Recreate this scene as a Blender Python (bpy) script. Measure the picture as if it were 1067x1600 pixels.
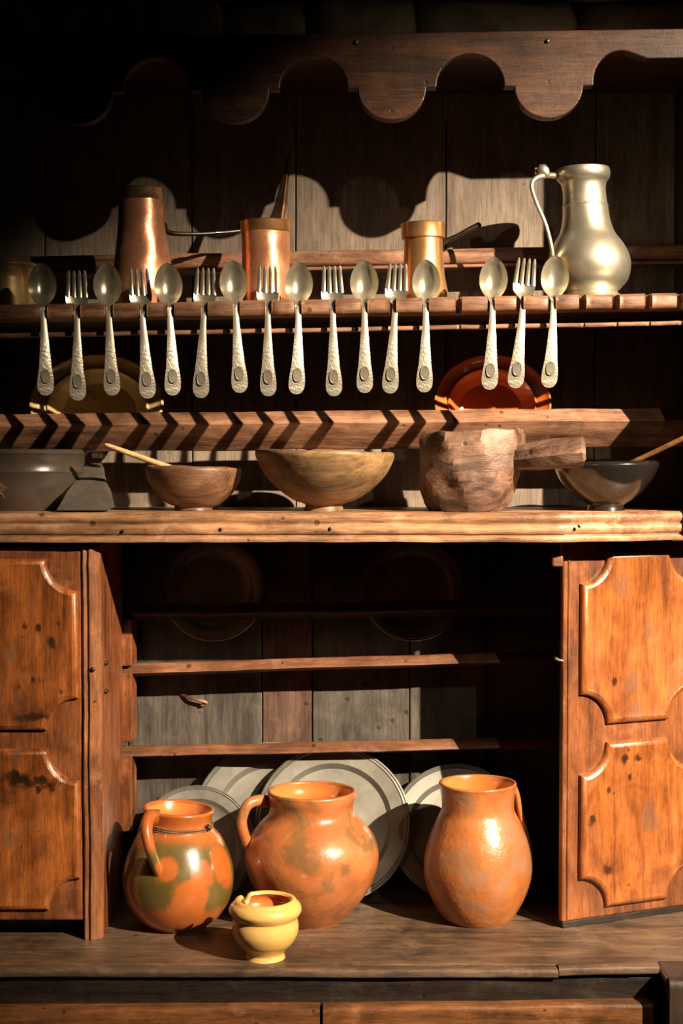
import bpy, bmesh, math, random
from mathutils import Vector, Matrix, noise, Euler

for o in list(bpy.data.objects):
    bpy.data.objects.remove(o, do_unlink=True)
scene = bpy.context.scene
C = scene.collection
PI = math.pi
rnd = random.Random(7)

# ------------------------------------------------------------------ camera
FPX = 2300.0
CAM = Vector((0.0, -2.3, 1.35))
TH = math.atan(70.0 / FPX)
cam = bpy.data.cameras.new('camera')
cam.sensor_fit = 'HORIZONTAL'
cam.sensor_width = 36.0
cam.lens = 36.0 * FPX / 1067.0
camo = bpy.data.objects.new('camera', cam)
C.objects.link(camo)
camo.location = CAM
camo.rotation_euler = (PI / 2 - TH, 0, 0)
scene.camera = camo
cam.clip_start = 0.05

# ------------------------------------------------------------------ world and lights
w = bpy.data.worlds.new('world')
scene.world = w
w.use_nodes = True
w.node_tree.nodes['Background'].inputs[0].default_value = (1.0, 0.86, 0.70, 1)
w.node_tree.nodes['Background'].inputs[1].default_value = 0.001

def spot(name, loc, target, energy, color, angle, blend, radius):
    l = bpy.data.lights.new(name, 'SPOT')
    l.energy = energy
    l.color = color
    l.spot_size = math.radians(angle)
    l.spot_blend = blend
    l.shadow_soft_size = radius
    o = bpy.data.objects.new(name, l)
    C.objects.link(o)
    o.location = loc
    o.rotation_euler = (Vector(target) - Vector(loc)).to_track_quat('-Z', 'Y').to_euler()
    return o

WARM = (1.0, 0.80, 0.57)
spot('museum_spot_bright', (2.65, -2.75, 3.08), (0.53, 0.0, 1.27), 3300, WARM, 28, 1.0, 0.022)
spot('museum_spot_dim', (1.57, -2.75, 3.08), (0.34, 0.0, 1.2), 60, WARM, 30, 1.0, 0.022)

scene.view_settings.view_transform = 'Standard'
scene.view_settings.look = 'None'
scene.view_settings.gamma = 1.0
scene.view_settings.use_curve_mapping = False
scene.view_settings.exposure = 0.0

# ------------------------------------------------------------------ helpers
def ray(px, py):
    F = Vector((0, math.cos(TH), -math.sin(TH)))
    U = Vector((0, math.sin(TH), math.cos(TH)))
    return F + Vector((1, 0, 0)) * ((px - 533.5) / FPX) + U * ((800 - py) / FPX)

def P(px, py, Y):
    d = ray(px, py)
    return CAM + d * ((Y - CAM.y) / d.y)

def PZ(px, py, Z):
    d = ray(px, py)
    return CAM + d * ((Z - CAM.z) / d.z)

def PP(px, py, origin, normal):
    d = ray(px, py)
    return CAM + d * ((origin - CAM).dot(normal) / d.dot(normal))

def MPP(Y):
    return (Y - CAM.y) / FPX

def nz(v, s, seed=0.0):
    return noise.noise(Vector(v) * s + Vector((seed, seed * 1.7, -seed)))

def nv(v, s, seed=0.0):
    return noise.noise_vector(Vector(v) * s + Vector((seed, seed * 1.7, -seed)))

def mesh_obj(name, verts, faces, m, parent=None, smooth=True, auto=None):
    me = bpy.data.meshes.new(name)
    me.from_pydata([tuple(v) for v in verts], [], faces)
    bm = bmesh.new()
    bm.from_mesh(me)
    bmesh.ops.recalc_face_normals(bm, faces=bm.faces)
    if auto is not None:
        ca = math.cos(math.radians(auto))
        for e in bm.edges:
            if len(e.link_faces) == 2:
                e.smooth = e.link_faces[0].normal.dot(e.link_faces[1].normal) > ca
    bm.to_mesh(me)
    bm.free()
    if smooth:
        for p in me.polygons:
            p.use_smooth = True
    me.materials.append(m)
    o = bpy.data.objects.new(name, me)
    C.objects.link(o)
    if parent is not None:
        o.parent = parent
    return o

def bm_obj(name, bm, m, parent=None, smooth=False):
    bmesh.ops.recalc_face_normals(bm, faces=bm.faces)
    me = bpy.data.meshes.new(name)
    bm.to_mesh(me)
    bm.free()
    if smooth:
        for p in me.polygons:
            p.use_smooth = True
    me.materials.append(m)
    o = bpy.data.objects.new(name, me)
    C.objects.link(o)
    if parent is not None:
        o.parent = parent
    return o

def thing(name, label, cat, loc=(0, 0, 0), rot=(0, 0, 0), group=None):
    o = bpy.data.objects.new(name, None)
    C.objects.link(o)
    o.empty_display_size = 0.05
    o.location = loc
    o.rotation_euler = rot
    o['label'] = label
    o['category'] = cat
    if group:
        o['group'] = group
    return o

def bevel(o, width, seg=2, angle=30):
    b = o.modifiers.new('bevel', 'BEVEL')
    b.width = width
    b.segments = seg
    b.limit_method = 'ANGLE'
    b.angle_limit = math.radians(angle)
    b.harden_normals = False
    return o

def box(name, x0, x1, y0, y1, z0, z1, m, parent=None, bev=0.003, wob=0.0, seed=1.0, cuts=None):
    """a board: subdivided along its longest side, edges uneven by wob"""
    n = [1, 1, 1]
    d = [x1 - x0, y1 - y0, z1 - z0]
    ax = d.index(max(d))
    n[ax] = cuts if cuts else (14 if wob else 1)
    verts, faces, idx = [], [], {}
    def vid(i, j, k):
        key = (i, j, k)
        if key not in idx:
            p = Vector((x0 + d[0] * i / n[0], y0 + d[1] * j / n[1], z0 + d[2] * k / n[2]))
            if wob:
                p = p + nv(p, 9.0, seed) * wob + nv(p, 30.0, seed) * wob * 0.35
            idx[key] = len(verts)
            verts.append(p)
        return idx[key]
    for j in range(n[1]):
        for k in range(n[2]):
            for i in (0, n[0]):
                faces.append([vid(i, j, k), vid(i, j + 1, k), vid(i, j + 1, k + 1), vid(i, j, k + 1)])
    for i in range(n[0]):
        for k in range(n[2]):
            for j in (0, n[1]):
                faces.append([vid(i, j, k), vid(i + 1, j, k), vid(i + 1, j, k + 1), vid(i, j, k + 1)])
    for i in range(n[0]):
        for j in range(n[1]):
            for k in (0, n[2]):
                faces.append([vid(i, j, k), vid(i + 1, j, k), vid(i + 1, j + 1, k), vid(i, j + 1, k)])
    o = mesh_obj(name, verts, faces, m, parent, smooth=False)
    if bev:
        bevel(o, bev, 2)
    return o

def round_poly(sec, r, seg=3):
    """round the corners of a closed 2D polygon; r may be a list"""
    out = []
    n = len(sec)
    for i in range(n):
        a, b, c = Vector(sec[i - 1]), Vector(sec[i]), Vector(sec[(i + 1) % n])
        rr = r[i] if isinstance(r, (list, tuple)) else r
        u, v = (a - b), (c - b)
        rr = min(rr, u.length * 0.45, v.length * 0.45)
        if rr < 1e-5:
            out.append(tuple(b))
            continue
        p, q = b + u.normalized() * rr, b + v.normalized() * rr
        for k in range(seg + 1):
            t = k / seg
            out.append(tuple(p * (1 - t) ** 2 + b * 2 * t * (1 - t) + q * t * t))
    return out

def sweep_x(name, sec, xa, xb, m, parent=None, da=(0, 0), db=(0, 0), n=60, wob=0.0015, seed=1.0, auto=35):
    """closed (y,z) section swept from x=xa to xb; da/db = (dy,dz) shift at the two ends"""
    verts, faces = [], []
    k = len(sec)
    for i in range(n + 1):
        t = i / n
        x = xa + (xb - xa) * t
        dy = da[0] + (db[0] - da[0]) * t
        dz = da[1] + (db[1] - da[1]) * t
        for (y, z) in sec:
            p = Vector((x, y + dy, z + dz))
            q = p + Vector((0, 1, 1)) * 0
            o = nv(q, 7.0, seed) * wob + nv(q, 40.0, seed) * wob * 0.4
            verts.append(p + Vector((o.x * 0.5 if i in (0, n) else 0, o.y, o.z)))
    for i in range(n):
        for j in range(k):
            a, b = i * k + j, i * k + (j + 1) % k
            faces.append([a, b, b + k, a + k])
    faces.append(list(range(k)))
    faces.append([n * k + j for j in range(k)][::-1])
    return mesh_obj(name, verts, faces, m, parent, smooth=True, auto=auto)

def sweep_path(name, path, prof, m, parent=None, wob=0.0012, seed=1.0, step=0.02, auto=35):
    """closed profile of (outward, z) swept along an open plan path of (x,y); outward is towards the viewer"""
    pts, nor = [], []
    np_ = len(path)
    segn = []
    for i in range(np_ - 1):
        d = (Vector(path[i + 1]) - Vector(path[i])).normalized()
        segn.append(Vector((d.y, -d.x)))
    for i in range(np_ - 1):
        a, b = Vector(path[i]), Vector(path[i + 1])
        n = max(1, int((b - a).length / step))
        for k in range(n + (1 if i == np_ - 2 else 0)):
            pts.append(a + (b - a) * (k / n))
            if k == 0 and i > 0:
                mm = (segn[i - 1] + segn[i]).normalized()
                nor.append(mm / max(0.3, mm.dot(segn[i])))
            else:
                nor.append(segn[i])
    verts, faces = [], []
    k = len(prof)
    for p, nn in zip(pts, nor):
        for (o, z) in prof:
            v = Vector((p.x + nn.x * o, p.y + nn.y * o, z))
            f = nv(v, 8.0, seed) * wob + nv(v, 45.0, seed) * wob * 0.4
            verts.append(v + Vector((0, f.y, f.z)))
    for i in range(len(pts) - 1):
        for j in range(k):
            a, b = i * k + j, i * k + (j + 1) % k
            faces.append([a, b, b + k, a + k])
    faces.append(list(range(k)))
    faces.append([(len(pts) - 1) * k + j for j in range(k)][::-1])
    return mesh_obj(name, verts, faces, m, parent, smooth=True, auto=auto)

def prism_y(name, poly, y0, y1, m, parent=None, bev=0.0, xf=None):
    """(x,z) polygon extruded in y"""
    n = len(poly)
    verts = [Vector((x, y0, z)) for x, z in poly] + [Vector((x, y1, z)) for x, z in poly]
    if xf:
        verts = [xf @ v for v in verts]
    faces = [list(range(n)), list(range(n, 2 * n))[::-1]]
    for i in range(n):
        j = (i + 1) % n
        faces.append([i, j, n + j, n + i])
    o = mesh_obj(name, verts, faces, m, parent, smooth=False)
    if bev:
        bevel(o, bev, 2, 40)
    return o

def prism_z(name, poly, z0, z1, m, parent=None, bev=0.0, tilt=None):
    n = len(poly)
    t = tilt if tilt else (lambda x, y: 0.0)
    verts = [Vector((x, y, z0 + t(x, y))) for x, y in poly] + [Vector((x, y, z1 + t(x, y))) for x, y in poly]
    faces = [list(range(n)), list(range(n, 2 * n))[::-1]]
    for i in range(n):
        j = (i + 1) % n
        faces.append([i, j, n + j, n + i])
    o = mesh_obj(name, verts, faces, m, parent, smooth=False)
    if bev:
        bevel(o, bev, 3, 40)
    return o

def catmull(pts, per=6):
    pts = [Vector(p) for p in pts]
    out = []
    for i in range(len(pts) - 1):
        p0 = pts[max(i - 1, 0)]
        p1, p2 = pts[i], pts[i + 1]
        p3 = pts[min(i + 2, len(pts) - 1)]
        for k in range(per):
            t = k / per
            out.append(0.5 * ((2 * p1) + (p2 - p0) * t + (2 * p0 - 5 * p1 + 4 * p2 - p3) * t * t
                              + (-p0 + 3 * p1 - 3 * p2 + p3) * t ** 3))
    out.append(pts[-1])
    return out

def lathe(name, prof, m, parent=None, seg=56, wob=0.0, wscale=12.0, seed=1.0, smooth=True, sharp=None, fn=None, auto=50):
    """prof: (r,z) list from one pole to the other"""
    verts, faces = [], []
    k = len(prof)
    for i in range(seg):
        a = 2 * PI * i / seg
        for (r, z) in prof:
            p = Vector((r * math.cos(a), r * math.sin(a), z))
            if wob:
                o = nv(p, wscale, seed)
                p = p + Vector((o.x, o.y, o.z * 0.6)) * wob
            if fn:
                p = fn(p, a, r)
            verts.append(p)
    for i in range(seg):
        i2 = (i + 1) % seg
        for j in range(k - 1):
            faces.append([i * k + j, i2 * k + j, i2 * k + j + 1, i * k + j + 1])
    if prof[0][0] < 0.002:
        faces.append([i * k for i in range(seg)])
    if prof[-1][0] < 0.002:
        faces.append([i * k + k - 1 for i in range(seg)][::-1])
    return mesh_obj(name, verts, faces, m, parent, smooth=smooth, auto=auto)

def tube(name, pts, radii, m, parent=None, seg=10, flat=(1.0, 1.0), wob=0.0, seed=1.0, up=None, smooth=True, auto=60):
    """tube along points, radius per point; flat scales its two cross axes"""
    pts = [Vector(p) for p in pts]
    n = len(pts)
    if not isinstance(radii, (list, tuple)):
        radii = [radii] * n
    verts, faces = [], []
    ref = Vector(up) if up else None
    for i in range(n):
        t = (pts[min(i + 1, n - 1)] - pts[max(i - 1, 0)]).normalized()
        if ref is None:
            ref = Vector((0, 0, 1)) if abs(t.z) < 0.9 else Vector((0, 1, 0))
        u = (ref - t * ref.dot(t)).normalized()
        ref = u
        v = t.cross(u)
        for k in range(seg):
            a = 2 * PI * (k + 0.5) / seg
            p = pts[i] + u * (math.cos(a) * radii[i] * flat[0]) + v * (math.sin(a) * radii[i] * flat[1])
            if wob:
                p = p + nv(p, 40.0, seed) * wob
            verts.append(p)
    for i in range(n - 1):
        for k in range(seg):
            a, b = i * seg + k, i * seg + (k + 1) % seg
            faces.append([a, b, b + seg, a + seg])
    faces.append(list(range(seg))[::-1])
    faces.append([(n - 1) * seg + k for k in range(seg)])
    return mesh_obj(name, verts, faces, m, parent, smooth=smooth, auto=auto)

def ring(name, prof, m, parent=None, seg=48):
    return lathe(name, prof + [prof[0]], m, parent, seg)

def lerp_list(pairs, n):
    """resample (t,value) pairs on n points in 0..1"""
    out = []
    for i in range(n):
        t = i / (n - 1)
        for (t0, v0), (t1, v1) in zip(pairs, pairs[1:]):
            if t <= t1 + 1e-9:
                out.append(v0 + (v1 - v0) * (t - t0) / max(t1 - t0, 1e-9))
                break
    return out

# ------------------------------------------------------------------ materials
def new_mat(name):
    m = bpy.data.materials.new(name)
    m.use_nodes = True
    nt = m.node_tree
    b = nt.nodes['Principled BSDF']
    return m, nt, b

def N(nt, kind, **kw):
    n = nt.nodes.new(kind)
    for k, v in kw.items():
        setattr(n, k, v)
    return n

def ramp(nt, src, stops):
    r = N(nt, 'ShaderNodeValToRGB')
    el = r.color_ramp.elements
    while len(el) < len(stops):
        el.new(0.5)
    for e, (p, c) in zip(el, stops):
        e.position = p
        e.color = (c[0], c[1], c[2], 1) if not isinstance(c, (int, float)) else (c, c, c, 1)
    nt.links.new(src, r.inputs[0])
    return r.outputs[0]

def texco(nt, scale=(1, 1, 1), loc=(0, 0, 0), rot=(0, 0, 0)):
    tc = N(nt, 'ShaderNodeTexCoord')
    mp = N(nt, 'ShaderNodeMapping')
    mp.inputs['Scale'].default_value = scale
    mp.inputs['Location'].default_value = loc
    mp.inputs['Rotation'].default_value = rot
    nt.links.new(tc.outputs['Object'], mp.inputs['Vector'])
    return mp.outputs['Vector']

def noise_tex(nt, vec, scale, detail=5, rough=0.6, dist=0.0):
    n = N(nt, 'ShaderNodeTexNoise')
    n.inputs['Scale'].default_value = scale
    n.inputs['Detail'].default_value = detail
    n.inputs['Roughness'].default_value = rough
    n.inputs['Distortion'].default_value = dist
    nt.links.new(vec, n.inputs['Vector'])
    return n.outputs['Fac']

def mixc(nt, fac, a, b, mode='MIX'):
    n = N(nt, 'ShaderNodeMix', data_type='RGBA', blend_type=mode)
    for s, v in (('Factor', fac), ('A', a), ('B', b)):
        sock = [i for i in n.inputs if i.name == s and (i.type == ('VALUE' if s == 'Factor' else 'RGBA'))][0]
        if hasattr(v, 'is_output'):
            nt.links.new(v, sock)
        elif s == 'Factor':
            sock.default_value = v
        else:
            sock.default_value = (v[0], v[1], v[2], 1)
    return [o for o in n.outputs if o.type == 'RGBA'][0]

def mathn(nt, op, a, b=None, c=None):
    n = N(nt, 'ShaderNodeMath', operation=op)
    for i, v in enumerate((a, b, c)):
        if v is None:
            continue
        if hasattr(v, 'is_output'):
            nt.links.new(v, n.inputs[i])
        else:
            n.inputs[i].default_value = v
    return n.outputs[0]

def bump(nt, b, h, strength, dist=0.002):
    n = N(nt, 'ShaderNodeBump')
    n.inputs['Strength'].default_value = strength
    n.inputs['Distance'].default_value = dist
    nt.links.new(h, n.inputs['Height'])
    nt.links.new(n.outputs[0], b.inputs['Normal'])

def wood(name, light, mid, dark, axis='x', rough=0.42, spec=0.5, wear=0.35, wearcol=None, bumps=0.5, seed=0.0, stain=0.3, coat=0.0, knots=(), mottle=0.75):
    m, nt, b = new_mat(name)
    s = {'x': (1.2, 14, 14), 'z': (14, 14, 1.2), 'y': (14, 1.2, 14)}[axis]
    v = texco(nt, s, (seed, seed * 2, seed * 3))
    g = noise_tex(nt, v, 3.0, 8, 0.62, 0.8)
    col = ramp(nt, g, [(0.28, dark), (0.47, mid), (0.66, light)])
    # fine pores
    v2 = texco(nt, tuple(q * 7 for q in s), (seed, 0, seed))
    g2 = noise_tex(nt, v2, 3.0, 4, 0.7)
    pore = ramp(nt, g2, [(0.38, 0.45), (0.55, 1.0)])
    col = mixc(nt, 0.55, col, pore, 'MULTIPLY')
    # broad stains, smoke and wear patches
    v3 = texco(nt, (1, 1, 1), (seed * 3, seed, 2))
    g3 = noise_tex(nt, v3, 5.5, 6, 0.65, 0.6)
    st = ramp(nt, g3, [(0.34, 1.0), (0.50, 0.0)])
    stn = mathn(nt, 'MULTIPLY', st, stain)
    col = mixc(nt, stn, col, [q * 0.25 for q in dark])
    g4 = noise_tex(nt, v3, 16.0, 8, 0.7, 0.3)
    wr = ramp(nt, g4, [(0.54, 0.0), (0.68, 1.0)])
    wrf = mathn(nt, 'MULTIPLY', wr, wear)
    col = mixc(nt, wrf, col, wearcol if wearcol else [min(1, q * 1.5 + 0.04) for q in light])
    # small dark worm holes and dents
    vo = N(nt, 'ShaderNodeTexVoronoi')
    vo.inputs['Scale'].default_value = 38
    nt.links.new(v3, vo.inputs['Vector'])
    sepc = N(nt, 'ShaderNodeSeparateColor')
    nt.links.new(vo.outputs['Color'], sepc.inputs[0])
    few = mathn(nt, 'GREATER_THAN', sepc.outputs[0], 0.72)
    rad = mathn(nt, 'MULTIPLY', few, mathn(nt, 'MULTIPLY', sepc.outputs[1], 0.16))
    hole = ramp(nt, mathn(nt, 'SUBTRACT', vo.outputs['Distance'], rad), [(0.0, 0.12), (0.05, 1.0)])
    mot = noise_tex(nt, texco(nt, tuple(0.5 + 0.5 * q / 14 for q in s), (2, seed, seed)), 17.0, 7, 0.68, 0.7)
    col = mixc(nt, mottle, col, ramp(nt, mot, [(0.30, (0.30, 0.27, 0.25)), (0.5, (0.92, 0.88, 0.86)), (0.70, (1.5, 1.42, 1.34))]), 'MULTIPLY')
    col = mixc(nt, 0.7, col, hole, 'MULTIPLY')
    kn_ = noise_tex(nt, v3, 45.0, 6, 0.7, 0.5)
    for (kx, ky, kz, kr, kc, ks) in knots:
        d = N(nt, 'ShaderNodeVectorMath', operation='DISTANCE')
        nt.links.new(texco(nt, (ks, 1, 0.7)), d.inputs[0])
        d.inputs[1].default_value = (kx * ks, ky, kz * 0.7)
        dd = mathn(nt, 'ADD', d.outputs['Value'], mathn(nt, 'MULTIPLY', mathn(nt, 'SUBTRACT', kn_, 0.5), kr * 3.0))
        if kc[0] < 0.05:
            core = ramp(nt, mathn(nt, 'DIVIDE', dd, kr), [(0.0, 0.92), (0.45, 0.8), (0.9, 0.0)])
        else:
            core = ramp(nt, mathn(nt, 'DIVIDE', dd, kr), [(0.0, 0.75), (0.25, 0.2), (0.4, 0.8), (0.55, 0.25), (0.75, 0.6), (1.0, 0.0)])
        col = mixc(nt, core, col, kc)
    nt.links.new(col, b.inputs['Base Color'])
    rr = mathn(nt, 'MULTIPLY_ADD', g4, 0.35, rough - 0.17)
    nt.links.new(rr, b.inputs['Roughness'])
    b.inputs['Specular IOR Level'].default_value = spec
    b.inputs['Coat Weight'].default_value = coat
    b.inputs['Coat Roughness'].default_value = 0.25
    h = mathn(nt, 'ADD', mathn(nt, 'MULTIPLY', g, 0.8), mathn(nt, 'MULTIPLY', g2, 0.35))
    h = mathn(nt, 'ADD', h, mathn(nt, 'MULTIPLY', g4, 0.6))
    h = mathn(nt, 'ADD', h, mathn(nt, 'MULTIPLY', hole, 0.25))
    bump(nt, b, h, bumps, 0.003)
    return m

def metal(name, col, col2, rough=0.3, scale=18.0, bumps=0.15, tarnish=None, tamt=0.4, bscale=60.0, seed=0.0, metallic=1.0, dist=0.0015):
    m, nt, b = new_mat(name)
    v = texco(nt, (1, 1, 1), (seed, seed, seed))
    g = noise_tex(nt, v, scale, 6, 0.6, 0.4)
    c = ramp(nt, g, [(0.35, col2), (0.65, col)])
    if tarnish:
        g2 = noise_tex(nt, v, scale * 0.6, 7, 0.7, 0.8)
        t = ramp(nt, g2, [(0.45, 0.0), (0.68, 1.0)])
        c = mixc(nt, mathn(nt, 'MULTIPLY', t, tamt), c, tarnish)
    nt.links.new(c, b.inputs['Base Color'])
    b.inputs['Metallic'].default_value = metallic
    nt.links.new(mathn(nt, 'MULTIPLY_ADD', g, 0.22, rough - 0.11), b.inputs['Roughness'])
    g3 = noise_tex(nt, v, bscale, 3, 0.5)
    bump(nt, b, g3, bumps, dist)
    return m

def clay(name, c1, c2, c3=None, rough=0.35, coat=0.6, scale=14.0, bumps=0.25, seed=0.0, amt3=0.5, coat_rough=0.1, bscale=70.0, s3=8.0):
    m, nt, b = new_mat(name)
    v = texco(nt, (1, 1, 1), (seed, seed * 1.3, seed * 0.7))
    g = noise_tex(nt, v, scale, 7, 0.62, 0.5)
    c = ramp(nt, g, [(0.33, c2), (0.64, c1)])
    if c3:
        g2 = noise_tex(nt, v, s3, 6, 0.62, 0.9)
        t = ramp(nt, g2, [(0.50, 0.0), (0.60, 1.0)])
        c = mixc(nt, mathn(nt, 'MULTIPLY', t, amt3), c, c3)
    nt.links.new(c, b.inputs['Base Color'])
    b.inputs['Roughness'].default_value = rough
    b.inputs['Coat Weight'].default_value = coat
    b.inputs['Coat Roughness'].default_value = coat_rough
    g3 = noise_tex(nt, v, bscale, 5, 0.6)
    bump(nt, b, mathn(nt, 'ADD', g3, mathn(nt, 'MULTIPLY', g, 0.6)), bumps, 0.002)
    return m

M = {}
M['board'] = wood('waxed_red_brown_wood', (0.34, 0.15, 0.065), (0.21, 0.085, 0.036), (0.07, 0.028, 0.014), 'x', 0.40, 0.5, 0.30, seed=1.3)
M['shelf'] = wood('worn_shelf_wood', (0.52, 0.30, 0.165), (0.38, 0.20, 0.105), (0.14, 0.066, 0.034), 'x', 0.36, 0.5, 0.42, (0.60, 0.40, 0.27), seed=2.1, stain=0.25)
M['rail'] = wood('plate_rail_wood', (0.38, 0.205, 0.125), (0.26, 0.13, 0.076), (0.085, 0.04, 0.024), 'x', 0.40, 0.5, 0.4, (0.46, 0.29, 0.2), seed=5.2)
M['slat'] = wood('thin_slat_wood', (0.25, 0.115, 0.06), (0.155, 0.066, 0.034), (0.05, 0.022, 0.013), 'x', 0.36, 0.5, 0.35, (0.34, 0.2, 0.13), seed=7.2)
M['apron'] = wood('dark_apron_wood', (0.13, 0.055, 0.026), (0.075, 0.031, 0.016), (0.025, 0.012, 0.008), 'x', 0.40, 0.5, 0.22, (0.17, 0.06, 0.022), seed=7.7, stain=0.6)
M['door'] = wood('orange_pine_door_wood', (0.48, 0.16, 0.035), (0.36, 0.112, 0.024), (0.17, 0.048, 0.012), 'z', 0.38, 0.5, 0.12, seed=3.7, stain=0.35)
M['door_frame'] = wood('door_frame_wood', (0.30, 0.105, 0.036), (0.20, 0.066, 0.023), (0.065, 0.024, 0.012), 'z', 0.36, 0.5, 0.30, seed=4.4, stain=0.5)
M['post'] = wood('post_wood', (0.36, 0.15, 0.06), (0.24, 0.09, 0.036), (0.08, 0.03, 0.014), 'z', 0.40, 0.5, 0.3, seed=9.1)
M['bench'] = wood('worn_bench_wood', (0.20, 0.13, 0.08), (0.135, 0.086, 0.054), (0.05, 0.032, 0.021), 'x', 0.42, 0.5, 0.4, (0.30, 0.20, 0.125), seed=6.6, stain=0.55)
M['frieze'] = wood('black_brown_frieze_wood', (0.034, 0.024, 0.018), (0.021, 0.014, 0.011), (0.008, 0.0055, 0.0045), 'x', 0.42, 0.5, 0.25, (0.10, 0.08, 0.065), seed=8.8, stain=0.3)
M['drawer'] = wood('drawer_wood', (0.32, 0.13, 0.045), (0.20, 0.08, 0.028), (0.07, 0.03, 0.014), 'x', 0.38, 0.5, 0.3, seed=2.9, stain=0.4)
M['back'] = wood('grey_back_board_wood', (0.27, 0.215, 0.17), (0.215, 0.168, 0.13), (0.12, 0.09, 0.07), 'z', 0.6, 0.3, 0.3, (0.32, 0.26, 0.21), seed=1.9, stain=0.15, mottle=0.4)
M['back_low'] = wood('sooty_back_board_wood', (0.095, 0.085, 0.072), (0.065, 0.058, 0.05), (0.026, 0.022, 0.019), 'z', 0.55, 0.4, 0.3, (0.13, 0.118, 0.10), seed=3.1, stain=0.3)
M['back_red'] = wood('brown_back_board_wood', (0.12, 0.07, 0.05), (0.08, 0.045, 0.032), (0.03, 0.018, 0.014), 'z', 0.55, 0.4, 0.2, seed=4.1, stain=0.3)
M['dark'] = wood('dark_and_shade_wood', (0.06, 0.036, 0.024), (0.036, 0.021, 0.015), (0.012, 0.008, 0.006), 'z', 0.5, 0.4, 0.15, seed=5.9)
M['bowl'] = wood('carved_bowl_wood', (0.34, 0.21, 0.10), (0.24, 0.145, 0.068), (0.10, 0.058, 0.028), 'x', 0.48, 0.4, 0.3, (0.38, 0.26, 0.12), seed=3.3, stain=0.55, bumps=0.35)
M['bowl2'] = wood('small_brown_bowl_wood', (0.27, 0.145, 0.085), (0.18, 0.09, 0.052), (0.07, 0.034, 0.022), 'x', 0.42, 0.4, 0.3, (0.36, 0.20, 0.12), seed=4.7, stain=0.4, bumps=0.3)
M['mortar'] = wood('rough_hewn_wood', (0.27, 0.165, 0.115), (0.17, 0.098, 0.068), (0.05, 0.028, 0.02), 'x', 0.42, 0.5, 0.4, (0.34, 0.2, 0.135), seed=6.1, stain=0.8, bumps=0.9, mottle=1.0)
M['blackbowl'] = clay('black_glazed_clay', (0.018, 0.014, 0.012), (0.010, 0.008, 0.007), (0.03, 0.02, 0.014), 0.24, 0.9, 9, 0.15, 2.0, 0.5, 0.12)
M['blackpot'] = clay('smoky_dark_clay', (0.075, 0.058, 0.046), (0.045, 0.035, 0.028), (0.10, 0.055, 0.035), 0.33, 0.35, 9, 0.15, 3.0, 0.4, 0.25)
M['palewood'] = wood('pale_spoon_wood', (0.72, 0.50, 0.26), (0.64, 0.43, 0.21), (0.48, 0.3, 0.14), 'x', 0.5, 0.3, 0.1, seed=1.1, stain=0.0, bumps=0.1)
M['brownspoon'] = wood('brown_spoon_wood', (0.46, 0.24, 0.09), (0.35, 0.165, 0.06), (0.1, 0.05, 0.025), 'x', 0.45, 0.4, 0.1, seed=2.2, stain=0.7, bumps=0.15)
M['copper'] = metal('hammered_copper', (0.95, 0.47, 0.27), (0.74, 0.31, 0.16), 0.33, 26, 0.4, (0.40, 0.16, 0.09), 0.5, 75, 1.0, metallic=0.66)
M['copper_rim'] = metal('dark_copper_rim', (0.52, 0.33, 0.18), (0.36, 0.21, 0.11), 0.32, 40, 0.2, (0.16, 0.09, 0.05), 0.5, 90, 2.0, metallic=0.75)
M['copper_gold'] = metal('golden_copper', (0.84, 0.48, 0.21), (0.66, 0.34, 0.13), 0.33, 20, 0.2, (0.38, 0.18, 0.075), 0.45, 60, 3.0, metallic=0.85)
M['brass'] = metal('brass', (0.86, 0.66, 0.32), (0.64, 0.46, 0.20), 0.30, 16, 0.2, (0.32, 0.24, 0.10), 0.5, 60, 4.0, metallic=0.7)
M['pewter'] = metal('polished_pewter', (0.80, 0.75, 0.61), (0.66, 0.61, 0.48), 0.37, 14, 0.15, (0.46, 0.42, 0.32), 0.45, 50, 5.0, metallic=0.9)
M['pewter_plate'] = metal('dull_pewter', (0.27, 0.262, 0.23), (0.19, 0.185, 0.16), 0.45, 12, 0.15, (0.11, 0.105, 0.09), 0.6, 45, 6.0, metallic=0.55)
M['iron'] = metal('wrought_iron', (0.16, 0.13, 0.10), (0.08, 0.065, 0.05), 0.42, 30, 0.3, (0.2, 0.1, 0.05), 0.3, 80, 7.0)
M['ladle'] = metal('brown_copper_strip', (0.34, 0.19, 0.11), (0.22, 0.12, 0.07), 0.42, 30, 0.2, (0.1, 0.06, 0.04), 0.5, 80, 8.0)
M['silver'] = metal('worn_silver', (0.80, 0.74, 0.60), (0.68, 0.62, 0.48), 0.27, 40, 0.05, (0.45, 0.39, 0.28), 0.35, 200, 9.0, metallic=0.85)

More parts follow.
